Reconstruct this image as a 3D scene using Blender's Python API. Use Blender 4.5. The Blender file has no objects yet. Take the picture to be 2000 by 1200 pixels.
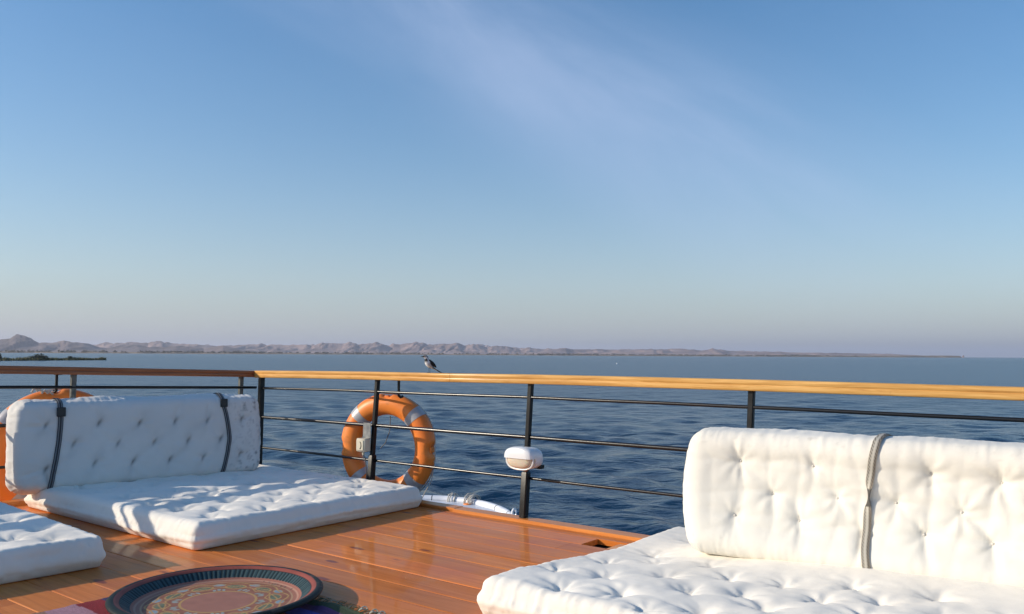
import bpy, math, random
import numpy as np
from mathutils import Vector, Matrix, noise

random.seed(7)
S = bpy.context.scene
COL = S.collection

# ---------------------------------------------------------------- camera
FPX, PITCH, ROLL = 1650.0, math.atan(93 / 1650), math.atan(0.0055)
cam_d = bpy.data.cameras.new("camera")
cam = bpy.data.objects.new("camera", cam_d)
COL.objects.link(cam)
cam_d.sensor_width = 36.0
cam_d.lens = 36.0 * FPX / 2000.0
cam_d.clip_start = 0.05
cam_d.clip_end = 80000
_F = Vector((0, math.cos(PITCH), math.sin(PITCH)))
_R0 = Vector((1, 0, 0)); _U0 = _R0.cross(_F)
_R = _R0 * math.cos(ROLL) + _U0 * math.sin(ROLL)
_U = _U0 * math.cos(ROLL) - _R0 * math.sin(ROLL)
m = Matrix((( _R.x, _U.x, -_F.x, 0), (_R.y, _U.y, -_F.y, 0), (_R.z, _U.z, -_F.z, 1.0), (0, 0, 0, 1)))
cam.matrix_world = m
S.camera = cam
S.render.resolution_x, S.render.resolution_y = 1024, 614

# ---------------------------------------------------------------- sky, sun, exposure
SUN_AZ, SUN_EL = math.radians(-97.0), math.radians(21.0)   # azimuth clockwise from +Y
sun_vec = Vector((math.sin(SUN_AZ) * math.cos(SUN_EL), math.cos(SUN_AZ) * math.cos(SUN_EL), math.sin(SUN_EL)))
SKY, CLOUD = 0.133, 0.42
W = bpy.data.worlds.new("World"); S.world = W; W.use_nodes = True
nt = W.node_tree; nt.nodes.clear()
def N(t, ty, **kw):
    n = t.nodes.new(ty)
    for k, v in kw.items():
        if k.startswith('i_'): n.inputs[k[2:].replace('_', ' ')].default_value = v
        else: setattr(n, k, v)
    return n
sky = N(nt, 'ShaderNodeTexSky', sky_type='NISHITA', sun_disc=False, sun_elevation=SUN_EL, sun_rotation=SUN_AZ,
        altitude=0.0, air_density=1.0, dust_density=0.7, ozone_density=2.0)
hs = N(nt, 'ShaderNodeHueSaturation'); hs.inputs['Saturation'].default_value = 1.36
tc = N(nt, 'ShaderNodeTexCoord')
# thin high cloud: one faint slanting veil with wisps, and traces elsewhere
m1 = N(nt, 'ShaderNodeMapping'); m1.inputs['Rotation'].default_value = (0, math.radians(-28.7), 0)
m2 = N(nt, 'ShaderNodeMapping'); m2.inputs['Scale'].default_value = (1.0, 1.0, 3.6)
n1 = N(nt, 'ShaderNodeTexNoise', i_Scale=1.5, i_Detail=8.0, i_Roughness=0.55, i_Distortion=0.5)
n2 = N(nt, 'ShaderNodeTexNoise', i_Scale=1.1, i_Detail=3.0, i_Roughness=0.5)
r1 = N(nt, 'ShaderNodeMapRange', interpolation_type='SMOOTHSTEP'); r1.inputs['From Min'].default_value = .22; r1.inputs['From Max'].default_value = .85
r2 = N(nt, 'ShaderNodeMapRange', interpolation_type='SMOOTHSTEP'); r2.inputs['From Min'].default_value = .42; r2.inputs['From Max'].default_value = .75; r2.inputs['To Max'].default_value = .22
sp = N(nt, 'ShaderNodeSeparateXYZ')
d0 = N(nt, 'ShaderNodeMath', operation='SUBTRACT'); d0.inputs[1].default_value = .305
d1 = N(nt, 'ShaderNodeMath', operation='ABSOLUTE')
d2 = N(nt, 'ShaderNodeMapRange', interpolation_type='SMOOTHSTEP'); d2.inputs['From Min'].default_value = .15; d2.inputs['From Max'].default_value = 0.0
ad = N(nt, 'ShaderNodeMath', operation='ADD'); mu = N(nt, 'ShaderNodeMath', operation='MULTIPLY'); mk = N(nt, 'ShaderNodeMath', operation='MULTIPLY'); mk.inputs[1].default_value = CLOUD
mx = N(nt, 'ShaderNodeMix', data_type='RGBA'); mx.inputs['B'].default_value = (3.9, 4.5, 6.1, 1)
bg = N(nt, 'ShaderNodeBackground'); bg.inputs['Strength'].default_value = SKY
wo = N(nt, 'ShaderNodeOutputWorld')
L = nt.links.new
L(tc.outputs['Generated'], m1.inputs[0]); L(m1.outputs[0], m2.inputs[0]); L(m2.outputs[0], n1.inputs['Vector']); L(m1.outputs[0], n2.inputs['Vector'])
L(n1.outputs['Fac'], r1.inputs[0]); L(n2.outputs['Fac'], r2.inputs[0]); L(m1.outputs[0], sp.inputs[0]); L(sp.outputs['Z'], d0.inputs[0]); L(d0.outputs[0], d1.inputs[0]); L(d1.outputs[0], d2.inputs[0])
fx = N(nt, 'ShaderNodeMapRange', interpolation_type='SMOOTHSTEP'); fx.inputs['From Min'].default_value = .36; fx.inputs['From Max'].default_value = .06
fm = N(nt, 'ShaderNodeMath', operation='MULTIPLY'); L(sp.outputs['X'], fx.inputs[0]); L(fx.outputs[0], fm.inputs[0]); L(d2.outputs[0], fm.inputs[1])
L(fm.outputs[0], ad.inputs[0]); L(r2.outputs[0], ad.inputs[1]); L(ad.outputs[0], mu.inputs[0]); L(r1.outputs[0], mu.inputs[1]); L(mu.outputs[0], mk.inputs[0])
sx = N(nt, 'ShaderNodeSeparateXYZ'); e0 = N(nt, 'ShaderNodeMath', operation='MULTIPLY'); e0.inputs[1].default_value = -5.6
e1 = N(nt, 'ShaderNodeMath', operation='POWER'); e1.inputs[0].default_value = 2.718
e2 = N(nt, 'ShaderNodeMath', operation='MULTIPLY', use_clamp=True); e2.inputs[1].default_value = .78
mh = N(nt, 'ShaderNodeMix', data_type='RGBA'); mh.inputs['B'].default_value = (2.75, 3.08, 3.62, 1)   # the dusty air low over the lake
L(tc.outputs['Generated'], sx.inputs[0]); L(sx.outputs['Z'], e0.inputs[0]); L(e0.outputs[0], e1.inputs[1]); L(e1.outputs[0], e2.inputs[0]); L(e2.outputs[0], mh.inputs['Factor'])
L(sky.outputs[0], hs.inputs['Color']); L(hs.outputs[0], mh.inputs['A']); L(mh.outputs['Result'], mx.inputs['A']); L(mk.outputs[0], mx.inputs['Factor']); L(mx.outputs['Result'], bg.inputs['Color']); L(bg.outputs[0], wo.inputs[0])

sd = bpy.data.lights.new("sun", 'SUN'); sd.energy = 3.6; sd.angle = math.radians(0.5); sd.color = (1.0, 0.89, 0.73)
so = bpy.data.objects.new("sun", sd); COL.objects.link(so)
so.rotation_euler = (-sun_vec).to_track_quat('-Z', 'Y').to_euler()
S.view_settings.view_transform = 'Standard'; S.view_settings.look = 'None'
S.view_settings.exposure = 0.30; S.view_settings.gamma = 1.0
S.cycles.volume_bounces = 0
S.cycles.max_bounces = 8

# ---------------------------------------------------------------- helpers
WATER_Z = -2.6
A38 = math.radians(38.0)
UX = np.array([math.sin(A38), math.cos(A38), 0.0]); VX = np.array([-math.cos(A38), math.sin(A38), 0.0])
def UV(a, b, z=0.0):
    return a * UX + b * VX + np.array([0, 0, z])

class MB:
    """collects shapes in world space; becomes ONE mesh object"""
    def __init__(s): s.v = []; s.f = []; s.c = []
    def add(s, vs, fs, col=None):
        o = len(s.v)
        s.v += [tuple(map(float, p)) for p in vs]
        s.f += [tuple(i + o for i in f) for f in fs]
        if col is not None:
            if isinstance(col, tuple): col = [col] * len(vs)
            s.c += list(col)
        return s
    def box(s, c, ax, ay, az, hx, hy, hz, bev=0.0):
        c = np.array(c, float); ax, ay, az = (np.array(a, float) for a in (ax, ay, az))
        h = np.array([hx, hy, hz], float)
        if bev <= 0:
            vs = [c + ax*i*hx + ay*j*hy + az*k*hz for i in (-1,1) for j in (-1,1) for k in (-1,1)]
            fs = [(0,1,3,2),(4,6,7,5),(0,4,5,1),(2,3,7,6),(0,2,6,4),(1,5,7,3)]
            return s.add(vs, fs)
        b = min(bev, h.min() * 0.95)
        vs = []; idx = {}
        for i in (-1,1):
            for j in (-1,1):
                for k in (-1,1):
                    for w in range(3):
                        q = np.array([i*(hx-(0 if w==0 else b)), j*(hy-(0 if w==1 else b)), k*(hz-(0 if w==2 else b))])
                        idx[(i,j,k,w)] = len(vs); vs.append(c + ax*q[0] + ay*q[1] + az*q[2])
        fs = []
        for w in range(3):
            o1, o2 = [(1,2),(2,0),(0,1)][w]
            for sg in (-1,1):
                f = []
                for a_, b_ in ((-1,-1),(1,-1),(1,1),(-1,1)):
                    t = [0,0,0]; t[w] = sg; t[o1] = a_; t[o2] = b_
                    f.append(idx[(t[0],t[1],t[2],w)])
                fs.append(tuple(f) if sg > 0 else tuple(f[::-1]))
        for w in range(3):      # edges along axis w
            o1, o2 = [(1,2),(2,0),(0,1)][w]
            for a_ in (-1,1):
                for b_ in (-1,1):
                    t0 = [0,0,0]; t0[w] = -1; t0[o1] = a_; t0[o2] = b_
                    t1 = list(t0); t1[w] = 1
                    f = (idx[(*t0,o1)], idx[(*t1,o1)], idx[(*t1,o2)], idx[(*t0,o2)])
                    fs.append(f if a_*b_ < 0 else f[::-1])
        for i in (-1,1):
            for j in (-1,1):
                for k in (-1,1):
                    f = (idx[(i,j,k,0)], idx[(i,j,k,1)], idx[(i,j,k,2)])
                    fs.append(f if i*j*k > 0 else f[::-1])
        return s.add(vs, fs)
    def tube(s, pts, r, n=10, cap=True, closed=False, col=None):
        pts = [np.array(p, float) for p in pts]; m_ = len(pts)
        rr = r if hasattr(r, '__len__') else [r] * m_
        up = None; vs = []
        for i in range(m_):
            if closed: t = pts[(i+1) % m_] - pts[i-1]
            else: t = pts[min(i+1, m_-1)] - pts[max(i-1, 0)]
            t /= np.linalg.norm(t) + 1e-12
            if up is None:
                up = np.array([0, 0, 1.0]) if abs(t[2]) < 0.9 else np.array([1.0, 0, 0])
            up = up - t * (up @ t); up /= np.linalg.norm(up) + 1e-12
            sd_ = np.cross(t, up)
            for k in range(n):
                a = 2*math.pi*k/n
                vs.append(pts[i] + rr[i]*(math.cos(a)*up + math.sin(a)*sd_))
        fs = []
        for i in range(m_ if closed else m_-1):
            j = (i+1) % m_
            for k in range(n):
                fs.append((i*n+k, i*n+(k+1) % n, j*n+(k+1) % n, j*n+k))
        if cap and not closed:
            fs.append(tuple(range(n))[::-1]); fs.append(tuple((m_-1)*n+k for k in range(n)))
        return s.add(vs, fs, col)
    def lathe(s, c, prof, n=48, ax=(1,0,0), ay=(0,1,0), az=(0,0,1), col=None):
        c = np.array(c, float); ax, ay, az = (np.array(a, float) for a in (ax, ay, az))
        vs = []
        for (r, z) in prof:
            for k in range(n):
                a = 2*math.pi*k/n
                vs.append(c + ax*r*math.cos(a) + ay*r*math.sin(a) + az*z)
        fs = []
        for i in range(len(prof)-1):
            for k in range(n):
                fs.append((i*n+k, i*n+(k+1) % n, (i+1)*n+(k+1) % n, (i+1)*n+k))
        return s.add(vs, fs, col)
    def loft(s, rings, cap=True, col=None):
        n = len(rings[0]); vs = [p for r in rings for p in r]; fs = []
        for i in range(len(rings)-1):
            for k in range(n):
                fs.append((i*n+k, i*n+(k+1) % n, (i+1)*n+(k+1) % n, (i+1)*n+k))
        if cap:
            fs.append(tuple(range(n))[::-1]); fs.append(tuple((len(rings)-1)*n+k for k in range(n)))
        return s.add(vs, fs, col)

ROOT = {}
def empty(name, loc):
    o = bpy.data.objects.new(name, None); COL.objects.link(o)
    o.location = tuple(map(float, loc)); o.empty_display_size = 0.1
    ROOT[o] = np.array(loc, float); return o
def obj(name, mb, mat, parent=None, loc=(0,0,0), smooth=True, angle=40):
    base = ROOT[parent] if parent is not None else np.array(loc, float)
    vs = np.array(mb.v, float) - base
    me = bpy.data.meshes.new(name)
    me.from_pydata([tuple(p) for p in vs], [], mb.f)
    if mb.c:
        at = me.color_attributes.new('paint', 'FLOAT_COLOR', 'POINT')
        at.data.foreach_set('color', np.array([(*c[:3], 1.0) for c in mb.c], 'f').ravel())
    fix_normals(me)
    me.materials.append(mat)
    if smooth:
        me.polygons.foreach_set('use_smooth', [True] * len(me.polygons))
        me.set_sharp_from_angle(angle=math.radians(angle))
    me.update()
    o = bpy.data.objects.new(name, me); COL.objects.link(o)
    if parent is not None: o.parent = parent
    else: o.location = tuple(base)
    ROOT[o] = base
    return o
import bmesh
def fix_normals(me):
    if len(me.polygons) > 250000: return
    bm = bmesh.new(); bm.from_mesh(me)
    bmesh.ops.recalc_face_normals(bm, faces=bm.faces[:])
    bm.to_mesh(me); bm.free()
def tag(o, label, cat, group=None):
    o['label'] = label; o['category'] = cat
    if group: o['group'] = group
def struct(o): o['kind'] = 'structure'; return o

# ---------------------------------------------------------------- materials
def mat(name, col=(.5,.5,.5), rough=.5, **kw):
    M = bpy.data.materials.new(name); M.use_nodes = True
    b = M.node_tree.nodes['Principled BSDF']
    b.inputs['Base Color'].default_value = (*col, 1); b.inputs['Roughness'].default_value = rough
    for k, v in kw.items(): b.inputs[k.replace('_', ' ')].default_value = v
    return M
def nodes(M): return M.node_tree, M.node_tree.nodes['Principled BSDF']
def bump(M, scale, strength, dist=0.002, detail=4, coord='Object', stretch=None):
    t, b = nodes(M)
    tc_ = N(t, 'ShaderNodeTexCoord'); src = tc_.outputs[coord]
    if stretch:
        mp_ = N(t, 'ShaderNodeMapping'); mp_.inputs['Scale'].default_value = stretch
        t.links.new(src, mp_.inputs[0]); src = mp_.outputs[0]
    n_ = N(t, 'ShaderNodeTexNoise', i_Scale=scale, i_Detail=detail)
    bm_ = N(t, 'ShaderNodeBump', i_Strength=strength, i_Distance=dist)
    t.links.new(src, n_.inputs['Vector']); t.links.new(n_.outputs['Fac'], bm_.inputs['Height'])
    if b.inputs['Normal'].is_linked:
        t.links.new(b.inputs['Normal'].links[0].from_socket, bm_.inputs['Normal'])
    t.links.new(bm_.outputs[0], b.inputs['Normal'])
    return M
def vary(M, scale, c0, c1, p0=.35, p1=.65, detail=5, stretch=None, coord='Object', rough=None):
    """noise between two colours of the material itself"""
    t, b = nodes(M)
    tc_ = N(t, 'ShaderNodeTexCoord'); src = tc_.outputs[coord]
    if stretch:
        mp_ = N(t, 'ShaderNodeMapping'); mp_.inputs['Scale'].default_value = stretch
        t.links.new(src, mp_.inputs[0]); src = mp_.outputs[0]
    n_ = N(t, 'ShaderNodeTexNoise', i_Scale=scale, i_Detail=detail)
    r_ = N(t, 'ShaderNodeValToRGB'); e = r_.color_ramp.elements
    e[0].position, e[0].color, e[1].position, e[1].color = p0, (*c0, 1), p1, (*c1, 1)
    t.links.new(src, n_.inputs['Vector']); t.links.new(n_.outputs['Fac'], r_.inputs[0]); t.links.new(r_.outputs[0], b.inputs['Base Color'])
    if rough:
        mr = N(t, 'ShaderNodeMapRange'); mr.inputs['To Min'].default_value, mr.inputs['To Max'].default_value = rough
        t.links.new(n_.outputs['Fac'], mr.inputs[0]); t.links.new(mr.outputs[0], b.inputs['Roughness'])
    return M
def painted(name, rough=.6, **kw):
    M = mat(name, (.5,.5,.5), rough, **kw); t, b = nodes(M)
    a = N(t, 'ShaderNodeVertexColor', layer_name='paint')
    t.links.new(a.outputs['Color'], b.inputs['Base Color']); return M

M_black = mat('black_paint', (.008,.008,.009), .36, Specular_IOR_Level=.3)
vary(M_black, 22, (.004,.0045,.005), (.016,.016,.016), .4, .75); bump(M_black, 60, .25, .001)
M_bar = mat('black_bar_paint', (.008,.008,.009), .27, Specular_IOR_Level=.55)
bump(M_bar, 60, .35, .0012)
M_iron = mat('grey_flat_iron', (.10,.11,.10), .6, Specular_IOR_Level=.3); vary(M_iron, 20, (.06,.066,.06), (.15,.155,.145))
M_white = mat('white_plastic', (.78,.79,.80), .3); bump(M_white, 30, .05)
M_cream = mat('cream_plastic', (.62,.56,.43), .4)
M_lens = mat('frosted_lens', (.66,.58,.46), .35, Subsurface_Weight=.3); bump(M_lens, 90, .2)
M_grey = mat('galvanised_plate', (.20,.21,.21), .55, Metallic=.4); vary(M_grey, 25, (.13,.135,.14), (.27,.28,.27))
M_rope = mat('rope', (.50,.47,.42), .9); bump(M_rope, 180, .8, .003)
M_dark = mat('dark_gap', (.012,.009,.007), .8)
M_rust = mat('rust', (.28,.12,.06), .8)
M_orange = mat('orange_plastic', (.80,.235,.03), .42)
vary(M_orange, 5, (.89,.20,.022), (.96,.295,.045), .3, .7, rough=(.34,.55)); bump(M_orange, 14, .15, .003)
def grime(M, scale, col, p0, p1, amt):
    t, b = nodes(M); src = b.inputs['Base Color'].links[0].from_socket
    tc_ = N(t, 'ShaderNodeTexCoord'); n_ = N(t, 'ShaderNodeTexNoise', i_Scale=scale, i_Detail=8, i_Roughness=.7); r_ = N(t, 'ShaderNodeMapRange')
    r_.inputs['From Min'].default_value, r_.inputs['From Max'].default_value, r_.inputs['To Max'].default_value = p0, p1, amt
    m_ = N(t, 'ShaderNodeMix', data_type='RGBA'); m_.inputs['B'].default_value = (*col, 1)
    t.links.new(tc_.outputs['Object'], n_.inputs['Vector']); t.links.new(n_.outputs['Fac'], r_.inputs[0]); t.links.new(r_.outputs[0], m_.inputs['Factor'])
    t.links.new(src, m_.inputs['A']); t.links.new(m_.outputs['Result'], b.inputs['Base Color'])
grime(M_orange, 9, (.30,.11,.04), .56, .72, .55); grime(M_orange, 40, (.80,.55,.40), .66, .76, .5)
grime(M_black, 55, (.12,.05,.025), .66, .74, .7)
M_pocket = mat('pocket_orange', (.42,.085,.015), .6)
M_tape = mat('reflective_tape', (.46,.44,.44), .35, Metallic=.15); bump(M_tape, 220, .3, .001)
M_hull = mat('white_hull', (.72,.74,.78), .4); vary(M_hull, 3, (.62,.64,.69), (.80,.81,.84))
M_cable = mat('grey_cable', (.16,.15,.14), .6)

def fabric():
    M = painted('cotton_canvas', .92, Sheen_Weight=.12); t, b = nodes(M)
    bump(M, 420, .22, .0012, 2); bump(M, 26, .26, .004, 6); bump(M, 9, .30, .007, 7, stretch=(1.0, .55, .8))
    return M
M_fabric = fabric()
M_strap = painted('woven_strap', .8); bump(M_strap, 500, .4, .001, 2)
M_rugm = painted('woven_rug', .95); bump(M_rugm, 260, .9, .004, 3)
M_tray = painted('painted_tray', .5, Specular_IOR_Level=.12); bump(M_tray, 70, .12, .002)
M_bird = painted('feathers', .75); bump(M_bird, 500, .4, .001)

def wood(name, c0, c1, c2, along, rough=.3, coat=.5, knots=True, gscale=1.0, crough=.12):
    """timber: grain stretched along a direction, streaks, knots, varnish"""
    M = mat(name, c1, rough, Coat_Weight=coat, Coat_Roughness=crough, Specular_IOR_Level=.12); t, b = nodes(M)
    tc_ = N(t, 'ShaderNodeTexCoord')
    mp_ = N(t, 'ShaderNodeMapping'); mp_.inputs['Rotation'].default_value = (0, 0, -along)
    mp2 = N(t, 'ShaderNodeMapping'); mp2.inputs['Scale'].default_value = (0.9*gscale, 16*gscale, 16*gscale)
    t.links.new(tc_.outputs['Object'], mp_.inputs[0]); t.links.new(mp_.outputs[0], mp2.inputs[0])
    n_ = N(t, 'ShaderNodeTexNoise', i_Scale=2.2, i_Detail=7, i_Roughness=.62, i_Distortion=.8)
    t.links.new(mp2.outputs[0], n_.inputs['Vector'])
    r_ = N(t, 'ShaderNodeValToRGB'); e = r_.color_ramp.elements
    e[0].position, e[0].color = .28, (*c0, 1); e[1].position, e[1].color = .72, (*c2, 1)
    k = e.new(.5); k.color = (*c1, 1)
    t.links.new(n_.outputs['Fac'], r_.inputs[0])
    out = r_.outputs[0]
    at = N(t, 'ShaderNodeVertexColor', layer_name='paint')
    mm = N(t, 'ShaderNodeMix', data_type='RGBA', blend_type='MULTIPLY'); mm.inputs['Factor'].default_value = 1
    t.links.new(out, mm.inputs['A']); t.links.new(at.outputs['Color'], mm.inputs['B']); out = mm.outputs['Result']
    if knots:
        mp3 = N(t, 'ShaderNodeMapping'); mp3.inputs['Scale'].default_value = (2.5, 7.5, 1)
        t.links.new(mp_.outputs[0], mp3.inputs[0])
        vo = N(t, 'ShaderNodeTexVoronoi', i_Scale=1.0, i_Randomness=1.0)
        nz = N(t, 'ShaderNodeTexNoise', i_Scale=5.0, i_Detail=4)
        t.links.new(mp_.outputs[0], nz.inputs['Vector'])
        ad = N(t, 'ShaderNodeMath', operation='MULTIPLY_ADD'); ad.inputs[1].default_value = .22
        t.links.new(nz.outputs['Fac'], ad.inputs[0]); t.links.new(mp3.outputs[0], vo.inputs['Vector']); t.links.new(vo.outputs['Distance'], ad.inputs[2])
        kr = N(t, 'ShaderNodeValToRGB'); ke = kr.color_ramp.elements
        ke[0].position, ke[0].color = .205, (.85,.85,.85,1); ke[1].position, ke[1].color = .262, (0,0,0,1)
        t.links.new(ad.outputs[0], kr.inputs[0])
        mk = N(t, 'ShaderNodeMix', data_type='RGBA'); mk.inputs['B'].default_value = (.17,.04,.032,1)
        t.links.new(kr.outputs[0], mk.inputs['Factor']); t.links.new(out, mk.inputs['A']); out = mk.outputs['Result']
        # pale worn patches and purple-brown water stains in the varnish
        n2 = N(t, 'ShaderNodeTexNoise', i_Scale=1.7, i_Detail=6, i_Roughness=.6)
        t.links.new(tc_.outputs['Object'], n2.inputs['Vector'])
        r2 = N(t, 'ShaderNodeValToRGB'); e2 = r2.color_ramp.elements
        e2[0].position, e2[0].color = .52, (0,0,0,1); e2[1].position, e2[1].color = .72, (.55,.55,.55,1)
        t.links.new(n2.outputs['Fac'], r2.inputs[0])
        ms = N(t, 'ShaderNodeMix', data_type='RGBA'); ms.inputs['B'].default_value = (.50,.15,.10,1)
        t.links.new(r2.outputs[0], ms.inputs['Factor']); t.links.new(out, ms.inputs['A']); out = ms.outputs['Result']
        mr = N(t, 'ShaderNodeMapRange'); mr.inputs['To Min'].default_value = rough*.7; mr.inputs['To Max'].default_value = rough*1.5
        t.links.new(n2.outputs['Fac'], mr.inputs[0]); t.links.new(mr.outputs[0], b.inputs['Roughness'])
    t.links.new(out, b.inputs['Base Color'])
    bm_ = N(t, 'ShaderNodeBump', i_Strength=.25, i_Distance=.0015)
    t.links.new(n_.outputs['Fac'], bm_.inputs['Height']); t.links.new(bm_.outputs[0], b.inputs['Normal'])
    n5 = N(t, 'ShaderNodeTexNoise', i_Scale=6.0, i_Detail=3)
    b5 = N(t, 'ShaderNodeBump', i_Strength=.12, i_Distance=.004)
    t.links.new(tc_.outputs['Object'], n5.inputs['Vector']); t.links.new(n5.outputs['Fac'], b5.inputs['Height'])
    t.links.new(b5.outputs[0], b.inputs['Coat Normal'])
    return M
AV = math.atan2(VX[1], VX[0]); AU = math.atan2(UX[1], UX[0])
M_deck = wood('varnished_deck', (.56,.15,.024), (.70,.205,.036), (.78,.265,.06), AV, .46, .27, crough=.06)
grime(M_deck, 3.2, (.42,.22,.13), .55, .75, .45); grime(M_deck, 38, (.17,.06,.03), .68, .76, .6)
M_trim = wood('varnished_trim', (.52,.17,.04), (.66,.235,.055), (.74,.30,.08), AV, .42, .25, knots=False, crough=.1)
M_railw = wood('rail_wood_gold', (.42,.19,.05), (.60,.33,.10), (.74,.45,.17), AV, .55, .06, knots=False, gscale=1.6)
M_raill = wood('rail_wood_shaded', (.26,.085,.035), (.33,.12,.05), (.40,.16,.07), AU, .42, .35, knots=False, gscale=1.6)  # darker copy of the rail wood, the left rail's shade put into its colour

grime(M_railw, 30, (.28,.12,.04), .64, .74, .6)

# ================================================================ THE LAKE, SHORES, HILLS
def fbm(x, y, z=0.0, o=4, l=2.0, g=.5):
    a, s_ = 1.0, 0.0
    for _ in range(o):
        s_ += a * noise.noise((x, y, z)); x *= l; y *= l; z += 7.3; a *= g
    return s_

def build_lake():
    az = np.concatenate([np.radians(np.linspace(-180, -46, 60, endpoint=False)), np.radians(np.linspace(-46, 46, 760, endpoint=False)), np.radians(np.linspace(46, 180, 60, endpoint=False))])
    r = np.concatenate([[0.5, 3.0], np.exp(np.linspace(math.log(6), math.log(320), 420)), np.exp(np.linspace(math.log(345), math.log(32000), 36))])
    Rg, Ag = np.meshgrid(r, az, indexing='ij')
    X = Rg*np.sin(Ag); Y = Rg*np.cos(Ag); Z = np.zeros_like(X)
    cell = np.maximum(Rg*math.log(320/6)/420, Rg*math.radians(92/760))
    rng = np.random.default_rng(3)
    for i in range(60):
        lam = math.exp(rng.uniform(math.log(.38), math.log(4.2)))
        th = rng.normal(math.radians(200), .55)
        k = 2*math.pi/lam; ph = rng.uniform(0, 6.28)
        amp = .0068*lam**.85*rng.uniform(.5, 1.2)
        w = np.clip((lam/cell - 2.2)/3, 0, 1) * np.clip((320-Rg)/150, 0, 1) * (np.abs(Ag) < math.radians(46))
        q = np.sin(k*(X*math.sin(th)+Y*math.cos(th)) + ph + .7*np.sin(.21*k*(X*math.cos(th)-Y*math.sin(th))+ph*3))
        Z += w*amp*(q + .35*(q*q-.5))
    nr, na = X.shape
    V = np.stack([X, Y, Z+WATER_Z], -1).reshape(-1, 3)
    i = np.arange(nr-1)[:, None]; j = np.arange(na)[None, :]; j2 = (j+1) % na
    F = np.stack([i*na+j, (i+1)*na+j, (i+1)*na+j2, i*na+j2], -1).reshape(-1, 4)
    F = F[:, ::-1]
    me = bpy.data.meshes.new('lake_water')
    me.vertices.add(len(V)); me.vertices.foreach_set('co', V.ravel().astype('f'))
    me.loops.add(F.size); me.loops.foreach_set('vertex_index', F.ravel().astype('i'))
    me.polygons.add(len(F)); me.polygons.foreach_set('loop_start', np.arange(0, F.size, 4, dtype='i'))
    me.update(calc_edges=True); me.validate()
    me.polygons.foreach_set('use_smooth', [True]*len(me.polygons))
    M = mat('lake_water', (.005,.026,.058), .06, IOR=1.333); t, b = nodes(M)
    if me.polygons[len(F)//2].normal.z < 0: me.flip_normals()
    tc_ = N(t, 'ShaderNodeTexCoord'); prev = None
    for sc, st, ds, rot in ((12.0, .4, .008, .5), (4.0, .7, .05, .3), (1.1, .8, .14, -.2), (.42, .7, .3, .4), (.13, .7, .8, .1)):
        mp_ = N(t, 'ShaderNodeMapping'); mp_.inputs['Rotation'].default_value = (0, 0, rot); mp_.inputs['Scale'].default_value = (.6, 1.25, 1)
        n_ = N(t, 'ShaderNodeTexNoise', i_Scale=sc, i_Detail=4, i_Roughness=.55, i_Distortion=.4)
        b_ = N(t, 'ShaderNodeBump', i_Strength=st, i_Distance=ds)
        t.links.new(tc_.outputs['Object'], mp_.inputs[0]); t.links.new(mp_.outputs[0], n_.inputs['Vector']); t.links.new(n_.outputs['Fac'], b_.inputs['Height'])
        if prev: t.links.new(prev.outputs[0], b_.inputs['Normal'])
        prev = b_
    t.links.new(prev.outputs[0], b.inputs['Normal'])
    vl = N(t, 'ShaderNodeVectorMath', operation='LENGTH'); mr = N(t, 'ShaderNodeMapRange')
    mr.inputs['From Min'].default_value = 5; mr.inputs['From Max'].default_value = 80; mr.inputs['To Min'].default_value = .09; mr.inputs['To Max'].default_value = .25
    t.links.new(tc_.outputs['Object'], vl.inputs[0]); t.links.new(vl.outputs['Value'], mr.inputs[0]); t.links.new(mr.outputs[0], b.inputs['Roughness'])
    me.materials.append(M)
    o = bpy.data.objects.new('lake_water', me); COL.objects.link(o); struct(o)
build_lake()

def hz(x):           # photo row of the true horizon at photo column x
    return 693 + .0055*(x-1000)
def far(x, D, dy=0.0):   # a point at distance D (m) along the column x, dy photo rows above the horizon
    a = math.atan((x-1000)/1650)
    return np.array([D*math.tan(a), D, 1.0 + dy*D/1650])

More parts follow.
